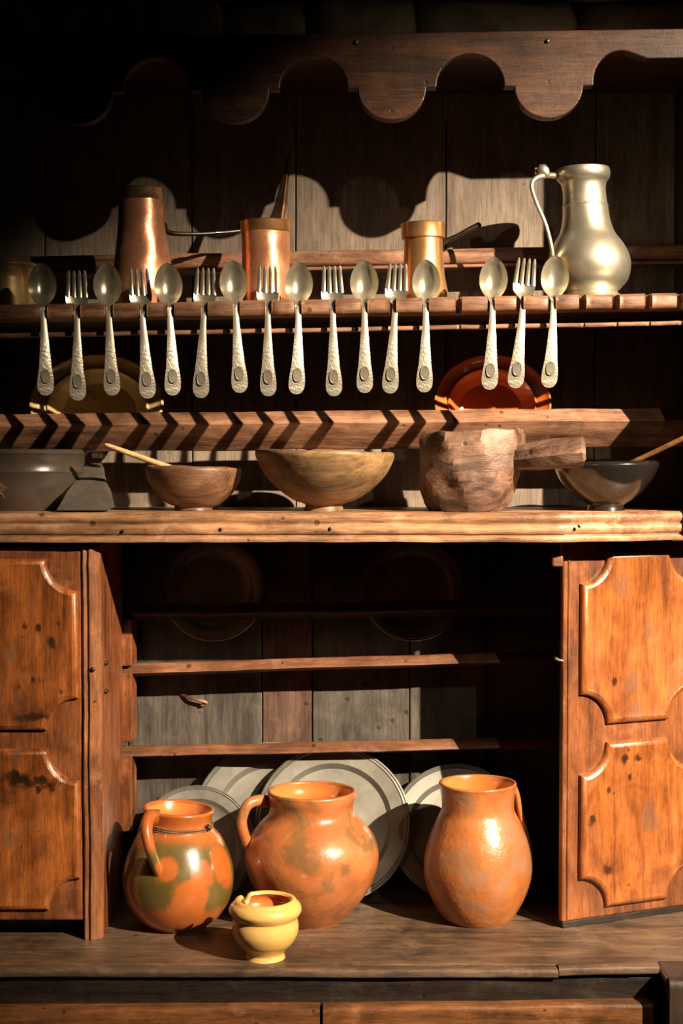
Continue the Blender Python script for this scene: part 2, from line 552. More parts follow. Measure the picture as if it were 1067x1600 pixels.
def engraved():
    m, nt, b = new_mat('engraved_silver')
    v = texco(nt)
    b.inputs['Metallic'].default_value = 0.75
    b.inputs['Roughness'].default_value = 0.42
    vo = N(nt, 'ShaderNodeTexVoronoi', feature='DISTANCE_TO_EDGE')
    vo.inputs['Scale'].default_value = 130
    nt.links.new(v, vo.inputs['Vector'])
    wv = N(nt, 'ShaderNodeTexWave', wave_type='RINGS', rings_direction='SPHERICAL')
    wv.inputs['Scale'].default_value = 42
    wv.inputs['Distortion'].default_value = 9
    wv.inputs['Detail'].default_value = 1.5
    wv.inputs['Detail Scale'].default_value = 2.5
    nt.links.new(v, wv.inputs['Vector'])
    line = ramp(nt, vo.outputs['Distance'], [(0.02, 0.0), (0.12, 1.0)])
    h = mathn(nt, 'ADD', mathn(nt, 'MULTIPLY', wv.outputs['Fac'], 0.6), mathn(nt, 'MULTIPLY', line, 0.7))
    # the scrollwork lies between the neck and the medallion, and again at the tip
    sep = N(nt, 'ShaderNodeSeparateXYZ')
    nt.links.new(v, sep.inputs[0])
    z = sep.outputs['Z']
    up = ramp(nt, mathn(nt, 'MULTIPLY_ADD', z, 10.0, 1.4), [(0.04, 1.0), (0.10, 1.0), (0.16, 1.0), (0.85, 1.0), (1.0, 0.0)])
    h = mathn(nt, 'MULTIPLY', h, up)
    c = ramp(nt, h, [(0.0, (0.50, 0.46, 0.36)), (0.45, (0.66, 0.61, 0.49)), (1.0, (0.74, 0.69, 0.56))])
    nt.links.new(c, b.inputs['Base Color'])
    bump(nt, b, h, 0.30, 0.0008)
    return m
M['engraved'] = engraved()

M['cream'] = clay('cream_glaze', (0.80, 0.60, 0.29), (0.66, 0.47, 0.20), (0.16, 0.10, 0.045), 0.3, 0.6, 10, 0.1, 1.0, 0.55, 0.1, 70, 14.0)
M['redplate'] = clay('red_orange_glaze', (0.60, 0.155, 0.03), (0.50, 0.115, 0.022), None, 0.3, 0.7, 10, 0.1, 2.0)
M['yellow'] = clay('honey_yellow_glaze', (0.83, 0.52, 0.16), (0.74, 0.43, 0.115), None, 0.32, 0.6, 9, 0.08, 3.0, coat_rough=0.12)
M['orange_in'] = clay('orange_inner_glaze', (0.62, 0.20, 0.05), (0.50, 0.145, 0.035), None, 0.25, 0.8, 9, 0.08, 4.0, coat_rough=0.08)
M['jar2'] = clay('brown_orange_glaze', (0.47, 0.165, 0.055), (0.33, 0.105, 0.032), (0.14, 0.088, 0.034), 0.33, 0.5, 11, 0.5, 5.3, 0.75, 0.12, 55, 10.0)
M['jar3'] = clay('terracotta_orange_glaze', (0.42, 0.145, 0.04), (0.27, 0.085, 0.024), (0.25, 0.145, 0.085), 0.36, 0.45, 13, 0.85, 6.1, 0.7, 0.14, 52, 11.0)
M['cord'] = clay('dark_cord', (0.20, 0.10, 0.04), (0.10, 0.05, 0.02), None, 0.8, 0.0, 60, 0.4, 1.0)
M['straw'] = clay('straw', (0.40, 0.2, 0.06), (0.26, 0.12, 0.04), None, 0.7, 0.0, 60, 0.1, 1.0)
M['slate'] = clay('grey_slate', (0.115, 0.10, 0.082), (0.072, 0.063, 0.052), (0.13, 0.075, 0.05), 0.55, 0.0, 22, 0.7, 7.0, 0.4, 0.3, 60)
M['stone'] = clay('rough_field_stone', (0.60, 0.50, 0.34), (0.38, 0.31, 0.21), (0.10, 0.08, 0.055), 0.85, 0.0, 9, 0.9, 8.0, 0.5, 0.3, 30)
M['mortar_joint'] = clay('dark_wall_joint', (0.035, 0.028, 0.02), (0.02, 0.016, 0.012), None, 0.95, 0.0, 20, 0.6, 9.0)
M['floor'] = clay('dark_floor', (0.10, 0.08, 0.06), (0.06, 0.05, 0.038), None, 0.8, 0.0, 6, 0.4, 9.4)

def jar1_mat():
    """orange glaze with a green-brown splash and orange round patches"""
    m, nt, b = new_mat('orange_and_green_splash_glaze')
    v = texco(nt)
    g = noise_tex(nt, v, 14, 6, 0.6, 0.3)
    gb = noise_tex(nt, v, 22, 4, 0.55, 0.2)
    orange = ramp(nt, g, [(0.3, (0.34, 0.085, 0.016)), (0.7, (0.48, 0.14, 0.032))])
    green = ramp(nt, g, [(0.3, (0.085, 0.062, 0.014)), (0.7, (0.16, 0.11, 0.03))])
    sep = N(nt, 'ShaderNodeSeparateXYZ')
    nt.links.new(v, sep.inputs[0])
    zz = mathn(nt, 'ADD', sep.outputs['Z'], mathn(nt, 'MULTIPLY', mathn(nt, 'SUBTRACT', noise_tex(nt, v, 9, 3, 0.5), 0.5), 0.06))
    up = ramp(nt, zz, [(0.040, 0.0), (0.050, 1.0)])
    dn = ramp(nt, zz, [(0.132, 1.0), (0.148, 0.0)])
    mask = mathn(nt, 'MULTIPLY', up, dn)
    for (c, r) in (((0.024, -0.086, 0.064), 0.027), ((0.022, -0.080, 0.042), 0.028), ((0.078, -0.036, 0.108), 0.024), ((0.080, -0.032, 0.085), 0.018), ((0.048, -0.072, 0.102), 0.016),
                   ((-0.010, -0.085, 0.114), 0.011), ((-0.08, 0.03, 0.10), 0.045), ((0.0, 0.09, 0.09), 0.05)):
        d = N(nt, 'ShaderNodeVectorMath', operation='DISTANCE')
        nt.links.new(v, d.inputs[0])
        d.inputs[1].default_value = c
        f = ramp(nt, mathn(nt, 'ADD', d.outputs['Value'], mathn(nt, 'MULTIPLY', mathn(nt, 'SUBTRACT', gb, 0.5), 0.045)), [(r, 0.0), (r + 0.007, 1.0)])
        mask = mathn(nt, 'MULTIPLY', mask, f)
    c = mixc(nt, mask, orange, green)
    nt.links.new(c, b.inputs['Base Color'])
    b.inputs['Roughness'].default_value = 0.3
    b.inputs['Coat Weight'].default_value = 0.9
    b.inputs['Coat Roughness'].default_value = 0.06
    bump(nt, b, noise_tex(nt, v, 50, 4, 0.6), 0.12, 0.002)
    return m
M['jar1'] = jar1_mat()

# ------------------------------------------------------------------ setting: stone wall and floor
YW = 0.44
wall = box('wall_back', -2.2, 2.2, YW, YW + 0.3, 0.0, 2.75, M['mortar_joint'], None, 0)
wall['kind'] = 'structure'
wall['label'] = 'dark rubble stone wall behind the dresser'
fl = box('floor', -2.2, 3.2, -3.4, YW, -0.1, 0.0, M['floor'], None, 0)
fl['kind'] = 'structure'
fl['label'] = 'dark stone floor of the room'

def stone(cx, cz, hx, hz, seed):
    bm = bmesh.new()
    bmesh.ops.create_cube(bm, size=2.0)
    bmesh.ops.subdivide_edges(bm, edges=bm.edges[:], cuts=3, use_grid_fill=True)
    for v in bm.verts:
        p = v.co.copy()
        q = p.normalized() * 1.25
        p = p.lerp(q, 0.42)
        p = Vector((p.x * hx, p.y * 0.055, p.z * hz))
        w_ = p + Vector((cx, 0, cz))
        p += nv(w_, 12.0, seed) * 0.016 + nv(w_, 35.0, seed) * 0.006
        v.co = p + Vector((cx, YW + 0.005, cz))
    o = bm_obj('stone', bm, M['stone'], wall, True)
    return o

row1 = [(-90, 52), (66, 192), (196, 222), (232, 348), (356, 482), (490, 648), (656, 900), (906, 1090), (1100, 1230), (-260, -100)]
for i, (a, b_) in enumerate(row1):
    A, B = P(a, 62, YW - 0.05), P(b_, 2 + 6 * math.sin(i * 2.1), YW - 0.05)
    stone((A.x + B.x) / 2, (A.z + B.z) / 2, abs(B.x - A.x) / 2, abs(B.z - A.z) / 2 + 0.003, i + 0.3)
zt = P(0, 0, YW - 0.05).z
for r in range(2):
    x = -1.0 - 0.1 * r
    while x < 1.0:
        wd = rnd.uniform(0.13, 0.27)
        stone(x + wd / 2, zt + 0.075 + 0.13 * r, wd / 2 - 0.006, 0.058, x * 3 + r)
        x += wd

# ------------------------------------------------------------------ the dresser
dr = thing('plate_dresser', 'tall old dark wooden dresser with scalloped apron, plate rails and open cupboard', 'dresser', (0, 0, 0))
YB = 0.315                                   # front of the back boards
XR, XL = 0.59, -0.62                        # inner faces of the side panels
ZBENCH = P(533, 1512, -0.13).z
ZSH = P(533, 801, -0.02).z                  # bowl shelf top
ZSHB = P(533, 848, -0.02).z                 # bowl shelf bottom
ZRK = P(533, 466, -0.012).z                 # spoon shelf top
ZTOP = P(533, 52, 0.0).z

def part_box(name, *a, **k):
    return box(name, *a, parent=dr, **k)

# sides, top, backs
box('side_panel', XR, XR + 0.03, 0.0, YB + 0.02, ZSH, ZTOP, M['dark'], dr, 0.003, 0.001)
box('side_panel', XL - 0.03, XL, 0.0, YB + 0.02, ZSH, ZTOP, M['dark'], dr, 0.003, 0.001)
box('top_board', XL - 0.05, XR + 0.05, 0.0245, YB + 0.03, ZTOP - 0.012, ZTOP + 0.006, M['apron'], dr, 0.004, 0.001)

def back_board(x0, x1, z0, z1, m, dy=0.0):
    return box('back_board', x0, x1, YB + dy, YB + dy + 0.02, z0, z1, m, dr, 0.0015, 0.0008, seed=x0 * 5)

seams_up = [XL] + [P(x, 400, YB).x for x in (70, 300, 462, 697, 930)] + [XR]
for i, (a, b_) in enumerate(zip(seams_up, seams_up[1:])):
    back_board(a + 0.0012, b_ - 0.0012, ZSH - 0.02, ZTOP - 0.012, M['back'], dy=0.002 * (i % 2))
seams_lo = [XL] + [P(x, 1100, YB).x for x in (200, 410, 488, 640, 760)] + [XR]
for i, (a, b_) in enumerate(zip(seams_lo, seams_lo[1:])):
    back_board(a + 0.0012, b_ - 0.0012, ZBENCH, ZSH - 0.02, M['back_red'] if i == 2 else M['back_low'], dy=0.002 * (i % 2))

# scalloped apron -----------------------------------------------------------
def apron_poly():
    pts = []
    arches = [-245 + 0, 0, 245, 490, 735]
    # y values at a given x, the board is tilted a touch
    def tilt(x):
        return (735 - x) * 0.012
    # walk left to right along the lower edge
    x = -300
    low = []
    for ac in arches:
        L, Rr = ac - 53, ac + 53
        # lobe before the arch ends at step on the left of arch
        low.append((L - 16, 136))
        low.append((L, 136))
        for k in range(0, 17):
            a = PI - PI * k / 16
            low.append((ac + 53 * math.cos(a), 134 - 50 * math.sin(a)))
        low.append((Rr, 136))
        low.append((Rr + 16, 136))
        # lobe
        c = ac + 122.5
        rr = 122.5 - 53 - 16
        for k in range(1, 16):
            a = PI - PI * k / 16
            low.append((c + rr * math.cos(a), 136 + 50 * math.sin(a)))
    ac = 980
    low += [(ac - 69, 136), (ac - 53, 136)]
    for k in range(0, 11):
        a = PI - PI * k / 16
        low.append((ac - 10 + 43 * math.cos(a), 130 - 48 * math.sin(a)))
    low += [(1012, 95), (1150, 94)]
    out = [P(px, py + tilt(px), 0.0) for px, py in low]
    poly = [(p.x, p.z) for p in out]
    tl, tr = P(-300, 62, 0.0), P(1150, 43, 0.0)
    xl, xr = XL - 0.03, XR + 0.03
    poly = [(max(xl, min(xr, x)), z) for x, z in poly]
    # drop duplicates that were clamped to the left end
    clean = []
    for p in poly:
        if clean and abs(p[0] - clean[-1][0]) < 1e-5 and abs(p[0] - xl) < 1e-5:
            clean[-1] = p
            continue
        clean.append(p)
    return clean + [(xr, tr.z), (xl, tl.z)]

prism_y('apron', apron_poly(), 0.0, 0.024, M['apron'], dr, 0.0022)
for (px, py) in ((556, 66), (855, 64)):
    p = P(px, py, -0.001)
    lathe('nail', [(0.0004, 0.0), (0.0035, 0.0), (0.0030, 0.002), (0.0004, 0.003)], M['iron'], dr, 10).matrix_local = Matrix.Translation(p) @ Matrix.Rotation(PI / 2, 4, 'X')

# spoon shelf: notched rack and thin notched lip ---------------------------------
slots = [68, 120, 171, 224, 267, 319, 369, 419, 466, 519, 569, 614, 665, 717, 768, 813, 863, 911, 963, 1014, 1064]
def tilt_rack(x, y):
    return x * 0.018

def notched(name, y0, y1, z0, z1, wd, dp, m, rnd_, seed):
    xs_ = [XL + (XR - XL) * i / 120 for i in range(121)]
    sx = [P(q, 480, y0).x for q in slots]
    for q in sx:
        xs_ += [q + wd * f for f in (-1.25, -1.0, -0.8, -0.5, 0.0, 0.5, 0.8, 1.0, 1.25)]
    xs_ = sorted(x for x in xs_ if XL <= x <= XR)
    sec = round_poly([(y0, z0), (y1, z0), (y1, z1), (y0, z1)], [rnd_ * 0.8, 0.001, 0.001, rnd_], 5)
    k_ = len(sec)
    verts, faces = [], []
    for x in xs_:
        u = min(abs(x - q) for q in sx) / wd
        n_ = 0.0 if u >= 1.0 else min(1.0, (1 - u * u) * 1.7)
        if 1.0 <= u < 1.3:
            n_ = 0.06
        for (y, z) in sec:
            f = (y1 - y) / (y1 - y0)
            v = Vector((x, y + n_ * dp * f, z + tilt_rack(x, y)))
            o_ = nv(v, 14, seed) * 0.0012 + nv(v, 60, seed) * 0.0006
            verts.append(v + Vector((0, o_.y, o_.z)))
    for i in range(len(xs_) - 1):
        for j in range(k_):
            a, b_ = i * k_ + j, i * k_ + (j + 1) % k_
            faces.append([a, b_, b_ + k_, a + k_])
    faces.append(list(range(k_)))
    faces.append([(len(xs_) - 1) * k_ + j for j in range(k_)])
    return mesh_obj(name, verts, faces, m, dr, True, auto=50)

ZRB = P(533, 491, -0.012).z
notched('spoon_rack', -0.014, 0.03, ZRB, ZRK, 0.0052, 0.018, M['rail'], 0.011, 1.0)
zl0, zl1 = P(533, 518, 0.004).z, P(533, 511, 0.004).z
notched('rack_lip', 0.004, 0.013, zl0, zl1, 0.0035, 0.003, M['rail'], 0.003, 2.0)
sh = box('shelf_board', XL, XR, 0.0305, YB - 0.001, ZRK - 0.018, ZRK, M['dark'], dr, 0.002)  # dark wood colour stands in for the shade under this shelf
sh.rotation_euler = (0, -0.018, 0)
# the turn is about the dresser's origin: shift back sideways
sh.location = (ZRK * 0.018, 0, 0)

# bar behind the copper pots
za = P(270, 408, 0.255).z
sweep_x('back_bar', round_poly([(0.248, za - 0.014), (0.276, za - 0.014), (0.276, za + 0.013), (0.248, za + 0.013)], 0.009), XL, XR, M['rail'], dr,
        (0, -0.006), (0, 0.016), wob=0.001)
sweep_x('back_bar_lip', round_poly([(0.240, za - 0.022), (0.286, za - 0.022), (0.286, za - 0.016), (0.240, za - 0.016)], 0.002), XL, XR, M['rail'], dr,
        (0, -0.006), (0, 0.016), wob=0.0006, seed=2)

# inclined plate planks: the narrow edge looks up and forward, the underside slopes back
def plank(name, px0, px1, pyL, pyR, Yf, edge_px, depth, drop, m, seed, thick_dy):
    """front upper corner runs from (px0,pyL) to (px1,pyR) at depth Yf (top of the visible edge face)"""
    A, B = P(px0, pyL, Yf), P(px1, pyR, Yf)
    e = edge_px * MPP(Yf)
    sec = [(thick_dy, 0.0), (0.0, -e), (depth, -e - drop), (depth + thick_dy, -drop)]
    sec = round_poly(sec, [0.004, 0.003, 0.004, 0.004], 2)
    return sweep_x(name, [(Yf + y, z) for y, z in sec], A.x, B.x, m, dr, (0, A.z), (0, B.z), wob=0.0016, seed=seed)

plank('plate_rail', -85, 1118, 645, 635, 0.15, 21, 0.040, 0.045, M['rail'], 3.0, 0.018)
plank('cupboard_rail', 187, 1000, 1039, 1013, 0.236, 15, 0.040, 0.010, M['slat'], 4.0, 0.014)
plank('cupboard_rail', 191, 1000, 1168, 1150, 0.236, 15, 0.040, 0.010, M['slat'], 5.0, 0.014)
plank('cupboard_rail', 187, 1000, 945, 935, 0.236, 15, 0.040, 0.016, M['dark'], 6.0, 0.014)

# a splinter curling off the back board
tube('splinter', catmull([P(284, 1085, YB), P(296, 1090, YB - 0.008), P(308, 1093, YB - 0.012), P(323, 1098, YB - 0.010), P(315, 1102, YB - 0.004)], 4),
     0.0028, M['rail'], dr, 6, wob=0.001)

# bowl shelf with moulded front edge; its right end is set back at an angle
XK = P(882, 850, -0.02).x
ANG = math.radians(23)
def canted(y):
    xe = 0.68
    return [(-0.75, y), (XK, y), (xe, y + (xe - XK) * math.tan(ANG))]
t = MPP(-0.02)
prof = [(-0.05, ZSH), (0.0, ZSH), (0.004, ZSH - 0.003), (0.0058, ZSH - 0.008), (0.004, ZSH - 0.0135), (0.0005, ZSH - 0.0165),
        (0.0005, ZSH - 0.0185), (0.003, ZSH - 0.020), (0.0042, ZSH - 0.026), (0.0025, ZSH - 0.0325), (-0.0015, ZSH - 0.0345),
        (-0.0015, ZSH - 0.0360), (0.0025, ZSH - 0.0375), (0.004, ZSH - 0.042), (0.0022, ZSHB + 0.001), (-0.004, ZSHB), (-0.05, ZSHB)]
sweep_path('shelf_moulding', canted(-0.02), prof, M['shelf'], dr, wob=0.0016, seed=2.0, auto=50)
poly = [(-0.75, 0.031), (XK, 0.031), (0.68, 0.031 + (0.68 - XK) * math.tan(ANG)), (0.68, YB + 0.02), (-0.75, YB + 0.02)]
prism_z('bowl_shelf', poly, ZSHB, ZSH, M['shelf'], dr)
for px, py in ((516, 826), (345, 827), (905, 822), (192, 830)):
    p = P(px, py, -0.0245)
    lathe('nail', [(0.0004, 0.0), (0.003, 0.0), (0.0026, 0.0016), (0.0004, 0.0024)], M['iron'], dr, 10).matrix_local = Matrix.Translation(p) @ Matrix.Rotation(PI / 2, 4, 'X')

# bench top, frieze, drawers ------------------------------------------------------
XC = P(1030, 1500, -0.13).x
bench_poly = [(-0.75, -0.115), (XC, -0.115), (XC, -0.175), (0.75, -0.175), (0.75, YB + 0.04), (-0.75, YB + 0.04)]
prism_z('bench_top', bench_poly, ZBENCH - 0.012, ZBENCH, M['bench'], dr, 0.004)
xm = P(872, 1500, -0.13).x
for (xa, xb, dz, sd) in ((-0.75, xm - 0.0006, -0.002, 1.0), (xm + 0.0006, XC - 0.001, 0.004, 2.0)):
    sec = round_poly([(-0.136, ZBENCH - 0.012), (-0.1155, ZBENCH - 0.012), (-0.1155, ZBENCH + 0.001), (-0.136, ZBENCH + 0.001)], [0.003, 0, 0.002, 0.009], 4)
    sweep_x('bench_nosing', sec, xa, xb, M['bench'], dr, (0, dz * 0.2), (0, dz), wob=0.0014, seed=sd)
zf1 = ZBENCH - 0.0125
zf0 = P(533, 1572, -0.125).z
box('frieze', -0.75, XC - 0.004, -0.126, -0.106, zf0 - 0.02, zf1, M['frieze'], dr, 0.004, 0.0016, seed=3.0, cuts=40)
xs = P(502, 1580, -0.14).x
for (xa, xb, dz0, dz1, sd) in ((-0.60, xs - 0.002, -0.004, -0.001, 1.0), (xs + 0.002, P(1050, 1570, -0.14).x, -0.002, 0.006, 2.0)):
    zz = P(533, 1572, -0.145).z
    sec = round_poly([(-0.148, 0.28), (-0.112, 0.28), (-0.112, zz), (-0.148, zz)], [0.006, 0, 0.003, 0.009], 4)
    d_ = sweep_x('drawer', sec, xa, xb, M['drawer'], dr, (0, dz0), (0, dz1), wob=0.0014, seed=sd)
    xc_ = (xa + xb) / 2
    k_ = lathe('knob', [(0.0005, 0), (0.009, 0), (0.008, 0.012), (0.016, 0.022), (0.015, 0.032), (0.0005, 0.036)], M['door_frame'], d_, 20)
    k_.matrix_local = Matrix.Translation((xc_, -0.146, 0.42)) @ Matrix.Rotation(PI / 2, 4, 'X')
box('base_carcass', -0.74, 0.74, -0.105, YB + 0.04, 0.0, ZBENCH - 0.0127, M['dark'], dr, 0.003)
sec = round_poly([(-0.185, 0.0), (-0.10, 0.0), (-0.10, ZBENCH + 0.001), (-0.185, ZBENCH + 0.001)], [0.004, 0, 0.004, 0.016], 4)
verts_x0 = XC + 0.004
sweep_x('corner_post', sec, verts_x0, 0.75, M['dark'], dr, wob=0.0016, seed=5.0, n=16)

# left cupboard: fixed door, post, cheek and rail brackets --------------------------------
XLE = P(150, 1150, 0.0).x                   # right face of the post
zd0, zd1 = P(60, 1438, 0.0).z, P(60, 853, 0.0).z
ldoor = box('cupboard_door', -0.70, P(128, 1150, 0.0).x, 0.0, 0.022, zd0, zd1, M['door_frame'], dr, 0.003, 0.0008, seed=7)
# post at the edge of the opening: three beads
x0, x1 = P(129, 1150, -0.004).x, XLE
zp0, zp1 = ZBENCH + 0.0005, P(140, 853, 0.0).z
sec = []
pts = [(x0, 0.02), (x0, -0.001), (x0 + 0.003, -0.004), (x0 + 0.007, -0.0015), (x0 + 0.009, -0.001), (x0 + 0.012, -0.005), (x0 + 0.017, -0.004), (x1, 0.0), (x1 + 0.006, 0.003), (x1 + 0.008, 0.008), (x1 + 0.008, 0.02)]
nseg = 40
verts, faces = [], []
for i in range(nseg + 1):
    z = zp0 + (zp1 - zp0) * i / nseg
    for (x, y) in pts:
        v = Vector((x, y, z))
        o_ = nv(v, 9, 2.0) * 0.0014 + nv(v, 60, 2.0) * 0.0006
        verts.append(v + Vector((o_.x, o_.y, 0)))
k = len(pts)
for i in range(nseg):
    for j in range(k):
        a, b_ = i * k + j, i * k + (j + 1) % k
        faces.append([a, b_, b_ + k, a + k])
faces.append(list(range(k)))
faces.append([nseg * k + j for j in range(k)])
mesh_obj('door_post', verts, faces, M['post'], dr, True, auto=45)
box('cheek_panel', XLE - 0.015, XLE + 0.0075, 0.0205, 0.231, ZBENCH, zd1, M['door_frame'], dr, 0.002, 0.001, seed=9)
box('plinth_strip', -0.70, P(118, 1450, 0.02).x, 0.055, 0.075, ZBENCH, zd0 + 0.02, M['dark'], dr, 0.001)
for py0, py1 in ((968, 1041), (1052, 1160), (1182, 1300)):
    A, B = P(181, py1, 0.232), P(206, py0, 0.232)
    poly_ = [(A.x - 0.012, 0.232), (B.x, 0.232), (P(214, py0, 0.28).x, 0.278), (A.x - 0.012, 0.278)]
    n_ = 4
    o_ = prism_z('rail_bracket', poly_, A.z, B.z, M['door_frame'], dr, 0.002)
for (px, py) in ((145, 1046), (161, 1080), (161, 1036)):
    p = P(px, py, -0.004)
    if px > 150:
        p = P(px, py, 0.04)
        p.x = XLE + 0.009
    lathe('nail', [(0.0004, 0.0), (0.0042, 0.0), (0.0036, 0.003), (0.0004, 0.0045)], M['iron'], dr, 10).matrix_local = Matrix.Translation(p) @ Matrix.Rotation(PI / 2 if px < 150 else PI / 2, 4, 'X' if px < 150 else 'Y')

def offset_poly(poly, d):
    """shrink a closed 2D polygon (counter-clockwise) by d"""
    n = len(poly)
    out = []
    for i in range(n):
        a, b_, c = Vector(poly[i - 1]), Vector(poly[i]), Vector(poly[(i + 1) % n])
        u, v = (b_ - a).normalized(), (c - b_).normalized()
        n1, n2 = Vector((-u.y, u.x)), Vector((-v.y, v.x))
        mm = n1 + n2
        if mm.length < 0.2:
            mm = n1
        mm.normalize()
        out.append(b_ + mm * (d / max(0.45, mm.dot(n1))))
    return out

def field_panel(name, x0, x1, z0, z1, r, xf, m, parent):
    """raised panel with four scooped corners, built in the door's own frame (y<0 is proud)"""
    pl = []
    n = 9
    def arc(cx, cz, a0, a1):
        for k in range(n + 1):
            a = a0 + (a1 - a0) * k / n
            pl.append((cx + r * math.cos(a), cz + r * math.sin(a)))
    arc(x0, z0, PI / 2, 0)
    arc(x1, z0, PI, PI / 2)
    arc(x1, z1, 3 * PI / 2, PI)
    arc(x0, z1, 0, -PI / 2)
    # order: left-bottom corner, right-bottom, right-top, left-top (counter-clockwise)
    rings = [(pl, 0.0005), (pl, -0.0055), (offset_poly(pl, 0.0015), -0.0080), (offset_poly(pl, 0.0050), -0.0105), (offset_poly(pl, 0.0085), -0.0118), (offset_poly(pl, 0.0115), -0.0108)]
    verts, faces = [], []
    k = len(pl)
    for ring, y in rings:
        for p in ring:
            verts.append(xf @ Vector((p[0], y, p[1])))
    for i in range(len(rings) - 1):
        for j in range(k):
            a, b_ = i * k + j, i * k + (j + 1) % k
            faces.append([a, b_, b_ + k, a + k])
    # hull in bands so the concave cap fills cleanly
    faces.append([(len(rings) - 1) * k + j for j in range(k)])
    return mesh_obj(name, verts, faces, m, parent, True, auto=32)

I4 = Matrix.Identity(4)
DOORW = ((0.42, 0.135, 0.032), (0.30, 0.092, 0.022), (0.12, 0.034, 0.010), 'z', 0.31, 0.6, 0.15)
DK, GR = (0.02, 0.009, 0.005), (0.14, 0.078, 0.05)
lk = []
for px, py, r_, c__ in ((95, 1160, 0.013, DK), (18, 1024, 0.010, GR), (82, 1003, 0.009, DK), (60, 980, 0.006, DK), (38, 979, 0.006, DK), (92, 975, 0.005, DK),
                        (30, 1072, 0.006, DK), (52, 1062, 0.005, DK), (94, 1078, 0.007, DK), (14, 1312, 0.012, GR), (26, 1182, 0.008, GR), (25, 1210, 0.007, DK), (82, 1230, 0.009, DK), (60, 1232, 0.008, DK)):
    p = P(px, py, -0.009)
    lk.append((p.x, p.y, p.z, r_, c__, 1.0))
for px, py, r_ in ((50, 1119, 0.007), (60, 1222, 0.009), (20, 1216, 0.009)):
    p = P(px, py, -0.009)
    lk.append((p.x, p.y, p.z, r_, DK, 0.16))
M['door_left'] = wood('orange_pine_left', *DOORW, seed=3.7, stain=0.65, knots=lk, coat=0.25)
lx1 = P(123, 1000, 0.0).x
lx0 = P(-66, 1000, 0.0).x
field_panel('panel', lx0, lx1, P(60, 1140, 0).z, P(60, 873, 0).z, 0.050, I4, M['door_left'], ldoor)
field_panel('panel', lx0, lx1 + 0.002, P(60, 1420, 0).z, P(60, 1169, 0).z, 0.050, I4, M['door_left'], ldoor)

# right cupboard door, swung so that its left edge stands nearer
DO = Vector((P(879, 1150, 0.05).x, 0.05, 0.0))
XF = Matrix.Translation(DO) @ Matrix.Rotation(ANG, 4, 'Z')
dn = Vector((math.sin(ANG), -math.cos(ANG), 0))
def DL(px, py):
    """pixel to the door's own frame"""
    return XF.inverted() @ PP(px, py, DO, dn)
dw = 0.285
rz0, rz1 = DL(880, 1441).z, DL(880, 850).z
rdoor = box('cupboard_door', 0.0, dw, 0.0, 0.013, rz0, rz1, M['door_frame'], dr, 0.0035, 0.0008, seed=11)
rdoor.matrix_local = XF
rk = []
for px, py, r_, c__ in ((967, 912, 0.016, GR), (1010, 980, 0.012, GR), (980, 1066, 0.016, GR), (989, 1115, 0.017, GR), (954, 1063, 0.006, DK), (1010, 1273, 0.022, GR),
                        (978, 1213, 0.006, DK), (990, 1182, 0.010, DK), (970, 1184, 0.008, DK), (920, 1278, 0.009, DK), (942, 1358, 0.010, DK), (946, 1232, 0.006, DK)):
    p = DL(px, py)
    rk.append((p.x, -0.0095, p.z, r_, c__, 1.0))
M['door_right'] = wood('orange_pine_right', *DOORW, seed=5.1, stain=0.4, knots=rk, coat=0.25)
ra, rb = DL(905, 1000).x, DL(905, 1000).x + 0.218
field_panel('panel', ra, rb, DL(960, 1129).z, DL(960, 862).z, 0.050, I4, M['door_right'], rdoor)
field_panel('panel', ra, rb, DL(960, 1413).z, DL(960, 1158).z, 0.050, I4, M['door_right'], rdoor)
# beading along the left edge
tube('edge_bead', [Vector((0.010, -0.0005, rz0 + 0.004)), Vector((0.010, -0.0005, (rz0 + rz1) / 2)), Vector((0.010, -0.0005, rz1 - 0.004))], 0.0022, M['door_frame'], rdoor, 8)
sill = box('door_sill', 0.004, dw, 0.004, 0.03, ZBENCH + 0.0005, rz0 - 0.001, M['frieze'], dr, 0.001)
sill.matrix_local = XF
box('lower_side_panel', 0.612, 0.632, 0.165, YB + 0.02, ZBENCH + 0.0005, ZSHB - 0.0005, M['dark'], dr, 0.002)
box('lower_side_panel', -0.72, -0.70, 0.0, YB + 0.02, ZBENCH + 0.0005, ZSHB - 0.0005, M['dark'], dr, 0.002)
pk = P(868, 876, 0.045)
box('latch_peg', pk.x - 0.0075, pk.x + 0.010, 0.030, 0.049, pk.z - 0.009, pk.z + 0.009, M['board'], dr, 0.003)
pk = P(872, 1031, 0.05)
tube('nail', [pk + Vector((0.012, 0.005, -0.003)), pk, pk + Vector((-0.005, -0.003, 0.003))], [0.002, 0.002, 0.0028], M['pewter'], dr, 8)

